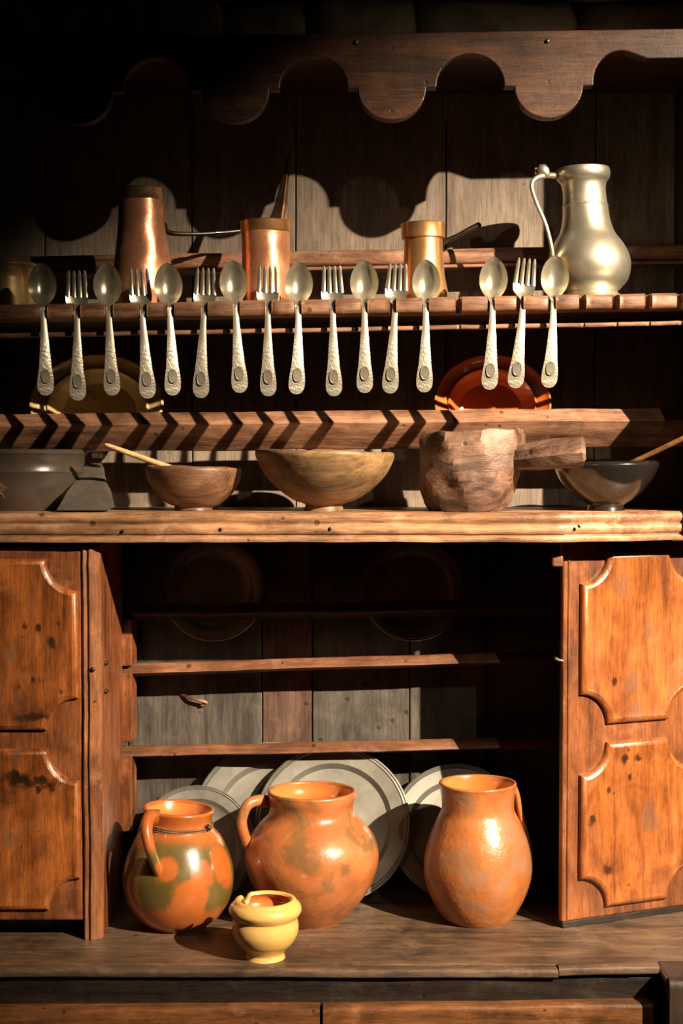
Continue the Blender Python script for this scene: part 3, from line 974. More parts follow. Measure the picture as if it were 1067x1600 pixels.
# ------------------------------------------------------------------ cutlery
def strip(name, rows, m, parent, cols=8, thick=0.0016, sub=0):
    """rows of (z, halfwidth, ycentre, dish): a curved metal strip with thickness"""
    verts, faces = [], []
    c = cols + 1
    n = len(rows)
    for side in (0, 1):
        for (z, wd, yc, dish) in rows:
            for j in range(c):
                s = -1 + 2 * j / cols
                y = yc + dish * (1 - s * s) + (thick if side else 0) * (1.0 if abs(s) < 0.99 else 0.55)
                verts.append((s * wd, y, z))
    def vid(side, i, j):
        return side * n * c + i * c + j
    for i in range(n - 1):
        for j in range(cols):
            faces.append([vid(0, i, j), vid(0, i, j + 1), vid(0, i + 1, j + 1), vid(0, i + 1, j)])
            faces.append([vid(1, i, j), vid(1, i + 1, j), vid(1, i + 1, j + 1), vid(1, i, j + 1)])
        for j in (0, cols):
            faces.append([vid(0, i, j), vid(0, i + 1, j), vid(1, i + 1, j), vid(1, i, j)])
    for i in (0, n - 1):
        for j in range(cols):
            faces.append([vid(0, i, j), vid(0, i, j + 1), vid(1, i, j + 1), vid(1, i, j)])
    return mesh_obj(name, verts, faces, m, parent, True, auto=70)

PX = 0.00099
def smooth_rows(ctrl, per=4):
    return [(p[0] * PX, max(0.0002, p[1] * PX), p[2], p[3]) for p in
            [tuple(q) for q in catmull4(ctrl, per)]]

def catmull4(pts, per):
    out = []
    for i in range(len(pts) - 1):
        p0, p1, p2, p3 = pts[max(i - 1, 0)], pts[i], pts[i + 1], pts[min(i + 2, len(pts) - 1)]
        for k_ in range(per):
            t_ = k_ / per
            out.append([0.5 * (2 * b_ + (c - a) * t_ + (2 * a - 5 * b_ + 4 * c - d_) * t_ * t_ + (-a + 3 * b_ - 3 * c + d_) * t_ ** 3)
                        for a, b_, c, d_ in zip(p0, p1, p2, p3)])
    out.append(list(pts[-1]))
    return out

HANDLE = [(0, 4.2, 0.0, -0.0006), (-20, 4.6, -0.003, -0.0008), (-50, 6.6, -0.006, -0.0010), (-85, 9.4, -0.006, -0.0010), (-108, 12.4, -0.003, -0.0008),
          (-119, 12.7, 0.0, -0.0007), (-125, 11.4, 0.001, -0.0006), (-129, 9.0, 0.002, -0.0004), (-131.4, 6.2, 0.0025, -0.0002), (-132.6, 3.4, 0.0028, -0.0001), (-133, 0.3, 0.003, 0.0)]
def add_handle(t_):
    h = strip('handle', smooth_rows(HANDLE), M['engraved'], t_, 8, 0.0020)
    verts, faces = [], []
    ns = 18
    zc, yc = -103 * PX, -0.0052
    rx, rz = 7.4 * PX, 11.5 * PX
    for k_, (s, dy) in enumerate(((1.0, 0.0012), (1.0, -0.0005), (0.86, -0.0007), (0.80, -0.0001))):
        for i in range(ns):
            a = 2 * PI * i / ns
            zz = zc + rz * s * math.sin(a)
            verts.append((rx * s * math.cos(a), yc + dy + (zz - zc) * -0.14, zz))
    for r_ in range(3):
        for i in range(ns):
            j = (i + 1) % ns
            faces.append([r_ * ns + i, r_ * ns + j, (r_ + 1) * ns + j, (r_ + 1) * ns + i])
    faces.append([3 * ns + i for i in range(ns)])
    mesh_obj('medallion', verts, faces, M['silver'], h, True, auto=40)
    return h

BOWL = [(0, 4.2, 0.0, -0.0006), (6, 5.2, 0.0005, 0.000), (11, 9.5, 0.0012, 0.003), (18, 15.8, 0.0010, 0.0072), (28, 20.6, 0.0, 0.0135), (40, 22.2, -0.0005, 0.0155),
        (52, 20.2, 0.0, 0.0135), (62, 15.8, 0.001, 0.0098), (69, 10.4, 0.002, 0.0045), (73, 5.5, 0.003, 0.002), (75, 0.4, 0.0035, 0.0)]
def make_spoon():
    t_ = thing('silver_spoon', '', 'spoon')
    strip('bowl', smooth_rows(BOWL), M['silver'], t_, 14, 0.0013)
    add_handle(t_)
    return t_

HEAD = [(0, 4.2, 0.0, -0.0006), (7, 5.4, 0.001, 0.0), (13, 11.5, 0.0025, 0.0015), (19, 16.0, 0.004, 0.003), (26, 17.2, 0.005, 0.003), (31, 17.3, 0.0058, 0.0028)]
def make_fork():
    t_ = thing('silver_fork', '', 'fork')
    hd = strip('head', smooth_rows(HEAD), M['silver'], t_, 12, 0.0015)
    for k_ in range(4):
        c0 = (-1.5 + k_) * 9.5
        pts, rad = [], []
        for i in range(9):
            s = i / 8
            z = 29 + 42 * s
            sc = 1.0 - 0.14 * s
            dish = 0.0028 * (1 - (c0 / 17.3) ** 2) * (1 - s)
            pts.append((c0 * sc * PX, 0.0064 + dish + 0.0025 * math.sin(PI * 0.5 * s) - 0.006 * s * s, z * PX))
            rad.append((4.0 - 1.3 * s if i < 8 else 1.2) * PX)
        tube('tine', pts, rad, M['silver'], hd, 8, (0.5, 0.95), up=(0, 1, 0))
    add_handle(t_)
    return t_

def copy_tree(o, parent=None):
    c_ = o.copy()
    C.objects.link(c_)
    c_.parent = parent
    for ch in list(o.children):
        copy_tree(ch, c_)
    return c_

spoon0, fork0 = make_spoon(), make_fork()
#       kind, head x, bottom x, bottom y, twist about its own axis, label
cut = [('s', 66, 71, 617, 0.30, 'leftmost silver spoon on the rack, in front of the brass pot'),
       ('f', 120, 121, 625, 0.15, 'leftmost silver fork on the rack, hanging before the cream dish'),
       ('s', 168, 175, 617, 0.10, 'second silver spoon from the left, hanging before the cream dish'),
       ('f', 219, 231, 622, 0.15, 'silver fork on the rack in front of the tall copper jug'),
       ('s', 263, 270, 617, 0.25, 'silver spoon at the right edge of the tall copper jug'),
       ('f', 320, 313, 621, 0.0, 'silver fork between the tall copper jug and the straight copper pot'),
       ('s', 365, 375, 613, 0.10, 'silver spoon at the left edge of the straight copper pot'),
       ('f', 418, 419, 618, 0.0, 'silver fork in front of the straight copper pot'),
       ('s', 467, 463, 615, 0.18, 'silver spoon at the right edge of the straight copper pot'),
       ('f', 519, 522, 618, 0.0, 'silver fork at the middle of the rack, above the wide wooden bowl'),
       ('s', 569, 570, 613, 0.0, 'silver spoon left of the golden copper pot, above the wide wooden bowl'),
       ('f', 620, 609, 614, -0.05, 'silver fork at the left edge of the golden copper pot'),
       ('s', 666, 663, 612, 0.0, 'silver spoon in front of the golden copper pot'),
       ('s', 771, 765, 608, 0.0, 'silver spoon just right of the empty gap in the rack'),
       ('f', 821, 805, 606, 0.0, 'rightmost silver fork on the rack'),
       ('s', 867, 858, 605, 0.05, 'rightmost silver spoon, in front of the pewter jug')]
Ycut = -0.008
for (kd, hx, bx, by, tw, lab) in cut:
    src = spoon0 if kd == 's' else fork0
    o = src if not src.get('label') else copy_tree(src)
    tot = 206.0 if kd == 's' else 203.0
    ny = by - 132.0
    nx = bx + (hx - bx) * (132.0 / 175.0)
    p = P(nx, ny, Ycut)
    ang = math.atan2(hx - bx, 175.0)
    o.location = p
    o.rotation_euler = Euler((0.0, ang, 0.0)).to_matrix().to_4x4().to_euler()
    o.rotation_euler = (Matrix.Rotation(ang, 4, 'Y') @ Matrix.Rotation(tw, 4, 'Z')).to_euler()
    o['label'] = lab
    o['category'] = 'spoon' if kd == 's' else 'fork'
    o['group'] = 'silver spoons on the rack' if kd == 's' else 'silver forks on the rack'

# ------------------------------------------------------------------ vessels: general builder
def px_profile(cx, Y, zbase, pts, per=5, smooth=True):
    """(half width px, py) outline, top to bottom -> (r,z) bottom to top above zbase"""
    mp = MPP(Y)
    pr = [(h * mp, P(cx, py, Y).z - zbase) for h, py in pts]
    pr[-1] = (pr[-1][0], 0.0)
    pr.reverse()
    return pr

def smooth_prof(pr, per=5):
    return [(max(0.0005, p.x), p.y) for p in catmull([Vector((a, b_, 0)) for a, b_ in pr], per)]

def inner_prof(pr, wall_, floor_):
    """inside surface going down from the rim"""
    out = []
    for r, z in reversed(pr):
        if z < floor_:
            break
        out.append((max(0.002, r - wall_), z))
    return out

def shell_parts(root, body_name, outer, wall_, mat_out, mat_in, seg=56, wob=0.0, seed=1.0, wscale=12.0, fn=None, rim_r=None, auto=50):
    """outer body up to the rim, with a rounded lip, and an inner lining as its own part"""
    floor_ = wall_ * 1.4
    rtop, ztop = outer[-1]
    inn = inner_prof(outer, wall_, floor_)
    lip = [(rtop - wall_ * 0.15, ztop + wall_ * 0.3), (rtop - wall_ * 0.5, ztop + wall_ * 0.42), (rtop - wall_ * 0.85, ztop + wall_ * 0.3)]
    body = [(0.0006, 0.0)] + outer + lip + inn[:2]
    b_ = lathe(body_name, body, mat_out, root, seg, wob, wscale, seed, fn=fn, auto=auto)
    lin = inn[1:] + [(0.0006, floor_)]
    lathe('inside', lin, mat_in, root, seg, wob, wscale, seed, fn=fn, auto=auto)
    return b_

def strap(name, root, pts, radii, m, flat=(1, 1), per=6, up=None, wob=0.0, seg=12):
    c_ = catmull(pts, per)
    n_ = len(c_)
    rr = lerp_list([(i / (len(radii) - 1), r) for i, r in enumerate(radii)], n_) if isinstance(radii, (list, tuple)) else radii
    return tube(name, c_, rr, m, root, seg, flat, up=up, wob=wob)

# ------------------------------------------------------------------ pots on the bench
def bench_spot(px, Y):
    return (P(px, 1400, Y).x, Y, ZBENCH + 0.0002)

# green-splashed jar
Y = 0.078
X, _, _ = bench_spot(279, Y)
j1 = thing('clay_jar', 'round orange clay jar splashed with green, cord around its neck, left on the bench', 'jar', (X, Y, ZBENCH + 0.0002), group='clay jars on the bench')
pr = px_profile(279, Y, ZBENCH, [(57, 1264), (52, 1280), (55, 1292), (70, 1312), (84, 1345), (88, 1372), (82, 1402), (66, 1428), (50, 1441), (47, 1448)])
def j1fn(p, a, r):
    # the rim leans and is pulled up at the left
    k_ = max(0.0, (p.z - 0.145) / 0.05)
    return p + Vector((0, 0, k_ * (-0.07 * p.x) + k_ * 0.0))
shell_parts(j1, 'body', smooth_prof(pr), 0.007, M['jar1'], M['orange_in'], 64, 0.0016, 3.0, 10.0, fn=j1fn)
mp = MPP(Y)
def loc(px, py, y, root):
    """point on the pixel ray at world depth y, in the root's frame"""
    return P(px, py, y) - Vector(root.location)
strap('handle', j1, [loc(245, 1277, 0.045, j1), loc(233, 1279, 0.012, j1), loc(229, 1298, -0.006, j1), loc(234, 1325, -0.012, j1), loc(243, 1350, -0.006, j1), loc(248, 1362, 0.002, j1)],
      [0.013, 0.013, 0.012, 0.011, 0.010, 0.011], M['jar1'], (1, 0.8))
zc = P(279, 1287, Y).z - ZBENCH
rc = 53.5 * mp
for k_ in range(3):
    tube('cord', [Vector((rc * math.cos(a) * 1.0, rc * math.sin(a), zc + 0.004 * math.cos(a + 0.4) * -1 + 0.0035 * (k_ - 1) - 0.07 * rc * math.cos(a) * 0.4)) for a in [2 * PI * i / 40 for i in range(41)]],
         0.0019, M['cord'], j1, 6, wob=0.0006, seed=k_ + 1.0)
kn = loc(325, 1293, 0.05, j1)
lathe('cord_knot', [(0.0004, -0.006), (0.004, -0.004), (0.0052, 0.0), (0.004, 0.004), (0.0004, 0.006)], M['blackbowl'], j1, 10, 0.0015, 90).location = kn

# wide jar with ear handle
Y = 0.098
X, _, _ = bench_spot(487, Y)
j2 = thing('clay_jar', 'wide brown-orange glazed clay jar with one ear handle, middle of the bench', 'jar', (X, Y, ZBENCH + 0.0002), group='clay jars on the bench')
pr = px_profile(487, Y, ZBENCH, [(70, 1237), (69, 1246), (66, 1258), (69, 1272), (84, 1288), (99, 1310), (105, 1336), (101, 1362), (87, 1392), (64, 1420), (48, 1436), (46, 1441)])
shell_parts(j2, 'body', smooth_prof(pr), 0.007, M['jar2'], M['orange_in'], 64, 0.0014, 5.0, 12.0)
strap('handle', j2, [loc(420, 1252, 0.10, j2), loc(402, 1251, 0.085, j2), loc(386, 1259, 0.075, j2), loc(378, 1283, 0.07, j2), loc(383, 1308, 0.075, j2), loc(392, 1326, 0.085, j2)],
      [0.010, 0.0095, 0.009, 0.0085, 0.0085, 0.010], M['jar2'], (1, 0.95))

# tall jar
Y = 0.108
X, _, _ = bench_spot(746, Y)
j3 = thing('clay_jar', 'tall terracotta clay jar with upright neck, at the right end of the bench', 'jar', (X, Y, ZBENCH + 0.0002), group='clay jars on the bench')
pr = px_profile(746, Y, ZBENCH, [(61, 1224), (59, 1232), (57, 1250), (58, 1266), (68, 1286), (79, 1315), (84, 1345), (83, 1370), (74, 1400), (60, 1425), (48, 1438), (44, 1440)])
shell_parts(j3, 'body', smooth_prof(pr), 0.006, M['jar3'], M['orange_in'], 64, 0.002, 6.0, 11.0)
strap('handle', j3, [loc(803, 1230, 0.118, j3), loc(808, 1245, 0.125, j3), loc(814, 1275, 0.130, j3), loc(824, 1315, 0.135, j3), loc(828, 1350, 0.135, j3), loc(822, 1380, 0.13, j3)],
      [0.008, 0.009, 0.009, 0.009, 0.009, 0.008], M['jar3'], (0.6, 1.3), up=(1, 0, 0))

# small yellow pot with chipped rim
Y = -0.082
X, _, _ = bench_spot(414.5, Y)
yp = thing('small_pot', 'small honey-yellow glazed pot with chipped rim at the bench front edge', 'pot', (X, Y, ZBENCH + 0.0002))
pr = px_profile(414.5, Y, ZBENCH, [(49, 1408), (55, 1414), (57, 1422), (53, 1430), (50.5, 1434), (52.5, 1446), (51, 1458), (44, 1471), (35, 1480), (30, 1487), (30, 1491), (32, 1497), (31, 1500)])
yz = pr[-1][1]
def ypfn(p, a, r):
    if p.z > yz - 0.008:
        d_ = abs(((a - 2.47 + PI) % (2 * PI)) - PI)
        if d_ < 0.22:
            return p - Vector((0, 0, 0.012 * (1 - (d_ / 0.22) ** 2) * min(1.0, (p.z - yz + 0.008) / 0.006)))
    return p
shell_parts(yp, 'body', smooth_prof(pr), 0.010, M['yellow'], M['orange_in'], 72, 0.0006, 2.0, 20.0, fn=ypfn)

# ------------------------------------------------------------------ pewter plates behind the jars
def plate_profile(R, depth, rim, foot=0.5, thick=0.0025, ridge=True):
    """(r,z) with z up = the eating side; a closed section"""
    top = [(0.0006, 0.0), (R * 0.55, 0.0), (R * (1 - rim) - 0.004, 0.002), (R * (1 - rim), depth * 0.55), (R * (1 - rim) + 0.004, depth * 0.9), (R * 0.93, depth * 1.05)]
    if ridge:
        top += [(R * 0.945, depth * 1.05 + 0.0018), (R * 0.965, depth * 1.05 + 0.0004), (R * 0.98, depth * 1.05 + 0.0022)]
    top += [(R, depth * 1.05 + 0.0008)]
    bot = [(R, depth * 1.05 - thick * 0.6), (R * (1 - rim) + 0.005, depth * 0.9 - thick), (R * (1 - rim) - 0.003, -thick * 0.4), (R * 0.5, -thick), (0.0006, -thick)]
    return top + bot

def leaning_plate(name, label, cat, cx, cy, Rpx, Yc, tilt, m, zbed, depth=0.012, rim=0.28, prof=None, group=None, yaw=0.0, wob=0.0006, part='dish', ridge=True, squash=1.0):
    """plate leaning back; Yc is the depth of its centre; it stands on zbed"""
    R = Rpx * MPP(Yc)
    c_ = P(cx, cy, Yc)
    t_ = thing(name, label, cat, (c_.x, Yc - R * math.sin(tilt) * 0.98, zbed), (0, 0, 0), group)
    pr_ = prof(R) if prof else plate_profile(R, depth, rim, ridge=ridge)
    o_ = lathe(part, pr_, m, t_, 72, wob, 9.0, cx * 0.01, auto=35)
    zc_ = R * squash * math.cos(tilt) + 0.0005
    # the eating side looks forward and up
    o_.matrix_local = Matrix.Translation((0, R * math.sin(tilt) * 0.98, zc_)) @ Matrix.Rotation(yaw, 4, 'Z') @ Matrix.Rotation(PI / 2 - tilt, 4, 'X') @ Matrix.Diagonal((1, squash, 1, 1))
    return t_

G = 'pewter plates leaning on the bench'
leaning_plate('pewter_plate', 'small dull pewter plate behind the green-splashed jar', 'plate', 306, 1316, 94, 0.205, math.radians(22), M['pewter_plate'], ZBENCH, 0.010, 0.26, group=G)
leaning_plate('pewter_plate', 'pewter plate behind the ear handle of the wide jar', 'plate', 424, 1310, 122, 0.258, math.radians(21), M['pewter_plate'], ZBENCH, 0.012, 0.30, group=G)
leaning_plate('pewter_plate', 'pewter plate with ridged rim, between the wide jar and the tall jar', 'plate', 520, 1312, 122, 0.236, math.radians(21), M['pewter_plate'], ZBENCH, 0.012, 0.26, group=G)
leaning_plate('pewter_plate', 'pewter plate mostly hidden behind the tall jar', 'plate', 715, 1308, 106, 0.246, math.radians(22), M['pewter_plate'], ZBENCH, 0.012, 0.28, group=G)

# plates in the dark on the top cupboard rail
zb = P(335, 1003, 0.28).z
for cx, lab in ((335, 'shadowed pewter plate on the top cupboard rail, left one'), (645, 'shadowed pewter plate on the top cupboard rail, right one')):
    leaning_plate('pewter_plate', lab, 'plate', cx, 935, 80, 0.292, math.radians(8), M['pewter_plate'], zb, 0.010, 0.25, group='pewter plates in the dark cupboard top')

# dishes standing on the plate rail under the spoons
def dish_profile(R):
    d_ = 0.044
    return [(0.0006, 0.0), (R * 0.46, 0.0), (R * 0.54, 0.003), (R * 0.62, d_ * 0.35), (R * 0.70, d_ * 0.70), (R * 0.735, d_ * 0.80), (R * 0.75, d_ * 0.80), (R * 0.765, d_ * 0.72),
            (R * 0.86, d_ * 0.86), (R * 0.94, d_ * 0.98), (R * 0.965, d_ * 1.05), (R * 0.99, d_ * 1.05), (R, d_ * 0.98),
            (R * 0.975, d_ * 0.88), (R * 0.80, d_ * 0.60), (R * 0.66, d_ * 0.2), (R * 0.55, -0.006), (R * 0.46, -0.007), (0.0006, -0.007)]
for cx, Rp, nm, lab, mt in ((157, 103, 'cream_dish', 'cream glazed oval dish with dark spots leaning on the plate rail', 'cream'),
                            (766, 90, 'red_dish', 'deep red-orange glazed oval dish leaning on the plate rail', 'redplate')):
    tl = math.radians(14)
    R_ = Rp * MPP(0.23)
    ztop_ = P(cx, 556, 0.245).z
    sq = 0.76 if Rp > 95 else 0.86
    zr = ztop_ - 2 * R_ * sq * math.cos(tl)                # where the lowest point of the rim rests
    leaning_plate(nm, lab, 'dish', cx, 640, Rp, 0.258, tl, M[mt], zr - 0.044 * math.sin(tl), prof=dish_profile, group='glazed dishes on the plate rail', squash=sq)
    xr_ = P(cx, 720, 0.25).x
    box('dish_rest', xr_ - 0.011, xr_ + 0.011, 0.196, 0.232, zr - 0.010, zr - 0.001, M['dark'], dr, 0.001)

# ------------------------------------------------------------------ bowls on the middle shelf
def shelf_root(name, label, cat, px, Y, group=None):
    return thing(name, label, cat, (P(px, 790, Y).x, Y, ZSH + 0.0003), group=group)

GB = 'bowls on the middle shelf'
# smoky dark pot at far left
Y = 0.155
dp = shelf_root('dark_pot', 'broad smoky dark clay pot at the left end of the bowl shelf', 'pot', 40, Y)
pr = px_profile(40, Y, ZSH, [(94, 705), (96, 709), (92, 714), (91, 724), (90, 736), (91.5, 738), (90, 740), (88, 756), (83, 776), (78, 788), (74, 794)])
shell_parts(dp, 'body', pr, 0.006, M['blackpot'], M['blackpot'], 64, 0.0008, 2.0, 10.0)

# broken slate beside it
sl = shelf_root('slate_slab', 'rough grey slate slab propped beside the dark pot', 'slab', 128, 0.05)
NU, NV = 9, 8
gv = []
for lay in (0, 1):
    for j in range(NV + 1):
        v_ = j / NV
        lo, hi = P(92 + 76 * 0, 797, -0.004), P(134, 724, 0.20)
        for i in range(NU + 1):
            u_ = i / NU
            a_ = P(88, 798, -0.002).lerp(P(136, 722, 0.20), v_)
            b_ = P(180 - 14 * (1 - v_) ** 6, 798 - 10 * v_, 0.0 + 0.02 * v_).lerp(P(154, 722, 0.20), v_ ** 1.5)
            p = a_.lerp(b_, u_)
            p = p + nv(p, 28, 3) * 0.004 * (0.3 + v_)
            p = p + Vector((0, 0.014, 0.0)) * lay
            q = p - Vector(sl.location)
            q.z = max(q.z, 0.0003)
            if j == 0:
                q.z = 0.0003 if lay else 0.003
            gv.append(q)
W_ = NU + 1
off = W_ * (NV + 1)
gf = []
for j in range(NV):
    for i in range(NU):
        a_ = j * W_ + i
        gf.append([a_, a_ + 1, a_ + 1 + W_, a_ + W_])
        gf.append([off + a_, off + a_ + W_, off + a_ + 1 + W_, off + a_ + 1])
for j in range(NV):
    for i in (0, NU):
        a_ = j * W_ + i
        gf.append([a_, a_ + W_, off + a_ + W_, off + a_])
for i in range(NU):
    for j in (0, NV):
        a_ = j * W_ + i
        gf.append([a_, a_ + 1, off + a_ + 1, off + a_])
mesh_obj('slab', gv, gf, M['slate'], sl, True, auto=50)

# small brown bowl with pale spoon
Y = 0.10
b2 = shelf_root('wooden_bowl', 'small brown wooden bowl holding a pale spoon', 'bowl', 302, Y, GB)
pr = px_profile(302, Y, ZSH, [(74, 731), (75, 735), (73, 746), (67, 760), (56, 775), (40, 788), (30, 792), (30, 798)])
def b2fn(p, a, r):
    return p + Vector((0, 0, (p.x * -0.03 + nz(p, 22, 3) * 0.003) * max(0, p.z / 0.07)))
shell_parts(b2, 'body', smooth_prof(pr), 0.006, M['bowl2'], M['bowl2'], 48, 0.0022, 4.0, 16.0, fn=b2fn)

# wide pale bowl on a foot
Y = 0.085
b3 = shelf_root('wooden_bowl', 'wide pale brown wooden bowl on a small foot, middle of the shelf', 'bowl', 507, Y, GB)
pr = px_profile(507, Y, ZSH, [(108, 708), (108.5, 713), (104, 726), (95, 742), (82, 757), (66, 771), (48, 782), (32, 787), (29, 789), (30, 793), (31, 800)])
def b3fn(p, a, r):
    k_ = max(0, p.z / 0.09)
    return p + Vector((0, 0, (p.x * -0.028 + nz(p, 14, 5) * 0.003) * k_))
shell_parts(b3, 'body', smooth_prof(pr), 0.007, M['bowl'], M['bowl'], 56, 0.0026, 5.0, 12.0, fn=b3fn)

# hewn mortar with a stub handle
Y = 0.075
mo = shelf_root('wooden_mortar', 'heavy rough-hewn wooden mortar with a thick stub handle', 'mortar', 733, Y)
pr = px_profile(733, Y, ZSH, [(82, 677), (85, 690), (84, 715), (82, 740), (76, 765), (67, 785), (58, 800)])
def mofn(p, a, r):
    # flat adze cuts: push the round body towards uneven facets
    nfac = 9
    f = ((a + 0.25 * p.z * 20 + 0.2) / (2 * PI) * nfac) % 1.0
    flat_ = math.cos(PI / nfac) / math.cos((f - 0.5) * 2 * PI / nfac)
    s = flat_ * (1.0 + 0.04 * nz((math.cos(a) * 2, math.sin(a) * 2, p.z * 20), 1.0, 4))
    k_ = p.z / 0.13
    return Vector((p.x * s + 0.010 * k_ - 0.004, p.y * s, p.z + (p.x * 0.05 + 0.003 * nz(p, 30, 2)) * max(0, k_)))
outer = []
for (r0, z0), (r1, z1) in zip(pr, pr[1:]):
    for q in range(3):
        outer.append((r0 + (r1 - r0) * q / 3, z0 + (z1 - z0) * q / 3))
outer.append(pr[-1])
shell_parts(mo, 'body', outer, 0.010, M['mortar'], M['mortar'], 54, 0.0035, 7.0, 26.0, fn=mofn, auto=22)
tube('handle', [loc(790, 716, 0.05, mo), loc(815, 714, 0.03, mo), loc(840, 712, 0.01, mo), loc(870, 709, -0.004, mo), loc(898, 707, -0.012, mo), loc(909, 706, -0.014, mo), loc(912, 706, -0.014, mo)],
     [0.021, 0.022, 0.0225, 0.0235, 0.025, 0.024, 0.019], M['mortar'], mo, 9, wob=0.004, seed=3.0, auto=25)

# black glazed bowl with brown spoon
Y = 0.105
b5 = shelf_root('glazed_bowl', 'black glazed bowl holding a brown wooden spoon, right end of the shelf', 'bowl', 946, Y, GB)
pr = px_profile(946, Y, ZSH, [(80, 724), (82, 727), (79, 736), (71, 751), (58, 767), (42, 780), (30, 787), (28, 790), (29, 797)])
def b5fn(p, a, r):
    k_ = max(0, p.z / 0.07)
    return p + Vector((0, 0, p.x * 0.02 * k_))
shell_parts(b5, 'body', smooth_prof(pr), 0.006, M['blackbowl'], M['blackbowl'], 56, 0.0012, 4.0, 12.0, fn=b5fn)

def spoon_bowl(name, root, c_, d_, m, ln=0.05, wd=0.022):
    verts, faces = [], []
    d_ = Vector(d_).normalized()
    s_ = d_.cross(Vector((0, 0, 1))).normalized()
    u_ = s_.cross(d_).normalized()
    n1, n2 = 14, 5
    for layer in (0, 1):
        for i in range(n2 + 1):
            q = i / n2
            for k_ in range(n1):
                a = 2 * PI * k_ / n1
                dd = (0.010 if layer == 0 else 0.013) * (1 - q * q)
                verts.append(Vector(c_) + d_ * (ln * 0.5 * q * math.cos(a)) + s_ * (wd * q * math.sin(a)) - u_ * dd)
    for layer in (0, 1):
        o_ = layer * (n2 + 1) * n1
        for i in range(n2):
            for k_ in range(n1):
                j = (k_ + 1) % n1
                faces.append([o_ + i * n1 + k_, o_ + i * n1 + j, o_ + (i + 1) * n1 + j, o_ + (i + 1) * n1 + k_])
    return mesh_obj(name, verts, faces, m, root, True)

# pale spoon lying in the small bowl
A, B = P(163, 694, 0.045), P(276, 735, 0.075)
ps = thing('wooden_spoon', 'pale wooden spoon with pointed handle resting in the small brown bowl', 'spoon', B, group='wooden spoons in the bowls')
dirv = (B - A).normalized()
E = B + dirv * 0.028 + Vector((0, 0.01, -0.004))
pts_ = [A - B, A.lerp(B, 0.06) - B, A.lerp(B, 0.3) - B, A.lerp(B, 0.6) - B, Vector((0, 0, 0)), E - B]
strap('handle', ps, pts_, [0.0018, 0.0045, 0.0055, 0.0062, 0.0066, 0.006], M['palewood'], (0.8, 1.15))
spoon_bowl('spoon_bowl', ps, E - B + dirv * 0.02, dirv, M['palewood'])

A, B = P(1085, 677, 0.02), P(985, 724, 0.085)
bs = thing('wooden_spoon', 'brown wooden spoon with dark smudged handle resting in the black bowl', 'spoon', B, group='wooden spoons in the bowls')
dirv = (B - A).normalized()
E = B + dirv * 0.03
strap('handle', bs, [A - B, A.lerp(B, 0.3) - B, A.lerp(B, 0.7) - B, Vector((0, 0, 0)), E - B], [0.0048, 0.0044, 0.0042, 0.0042, 0.0045], M['brownspoon'])
spoon_bowl('spoon_bowl', bs, E - B + dirv * 0.02, dirv, M['brownspoon'])

# tip of a straw brush at the left edge
br = thing('straw_brush', 'frayed straw brush tip poking in at the left edge of the bowl shelf', 'brush', (P(-60, 790, 0.0).x, 0.0, ZSH + 0.0003))
A = P(-28, 752, 0.0) - Vector(br.location)
for k_ in range(9):
    e_ = P(2 + 10 * rnd.random(), 757 + 2.6 * k_, -0.006 + 0.012 * rnd.random()) - Vector(br.location)
    tube('bristle', [A + Vector((-0.02, 0, 0.001 * k_ - 0.004)), (A + e_) / 2 + Vector((0, 0, 0.002)), e_], [0.0014, 0.0012, 0.0006], M['straw'], br, 5)
tube('binding', [A + Vector((-0.035, 0, -0.008)), A + Vector((-0.014, 0, -0.001))], [0.008, 0.0075], M['cord'], br, 10)
tube('stick', [Vector((-0.09, 0.02, 0.006)), A + Vector((-0.034, 0, -0.0075))], [0.006, 0.006], M['brownspoon'], br, 8)

# ------------------------------------------------------------------ metal pots on the spoon shelf
def rack_z(X):
    return ZRK + X * 0.018 + 0.0004

def rack_root(name, label, cat, px, Y, group=None):
    X = P(px, 450, Y).x
    return thing(name, label, cat, (X, Y, rack_z(X)), (0, -0.018, 0), group)

GP = 'copper pots on the spoon shelf'
def rprof(cx, Y, pts):
    X = P(cx, 450, Y).x
    return px_profile(cx, Y, rack_z(X), pts)

# brass pot at left edge
Y = 0.11
bp = rack_root('brass_pot', 'low brass pot at the left end of the spoon shelf', 'pot', 4, Y, GP)
pr = rprof(4, Y, [(57, 415), (58, 419), (55, 423), (54, 440), (54, 458), (53, 476), (50, 484)])
shell_parts(bp, 'body', pr, 0.003, M['brass'], M['brass'], 48, 0.0008, 1.0, 14.0)

# tall copper jug
Y = 0.10
cj = rack_root('copper_jug', 'tall hammered copper jug with dark rim and long thin handle', 'jug', 224, Y, GP)
pr = rprof(224, Y, [(33, 312), (33.5, 318), (37, 350), (40, 380), (43.5, 410), (46, 440), (46.5, 460), (44, 476)])
shell_parts(cj, 'body', smooth_prof(pr), 0.002, M['copper'], M['copper_rim'], 56, 0.0016, 2.0, 28.0)
mp = MPP(Y)
zt_ = P(224, 296, Y).z - cj.location.z
zb_ = P(224, 313, Y).z - cj.location.z
ring('rim_band', [(33 * mp, zb_ - 0.002), (35 * mp, zb_), (34.5 * mp, zt_ - 0.002), (35.5 * mp, zt_), (33.5 * mp, zt_ + 0.0005), (32 * mp, zb_ - 0.002)], M['copper_rim'], cj, 48)
hd_ = strap('handle', cj, [loc(258, 352, 0.11, cj), loc(266, 364, 0.125, cj), loc(300, 367, 0.15, cj), loc(342, 366, 0.17, cj), loc(382, 363, 0.19, cj), loc(400, 362, 0.20, cj)],
      [0.006, 0.0042, 0.0034, 0.0034, 0.0036, 0.0036], M['iron'], (1, 1))
tube('handle_band', [loc(338, 366, 0.168, cj), loc(349, 365.5, 0.173, cj)], 0.0046, M['blackbowl'], cj, 8)

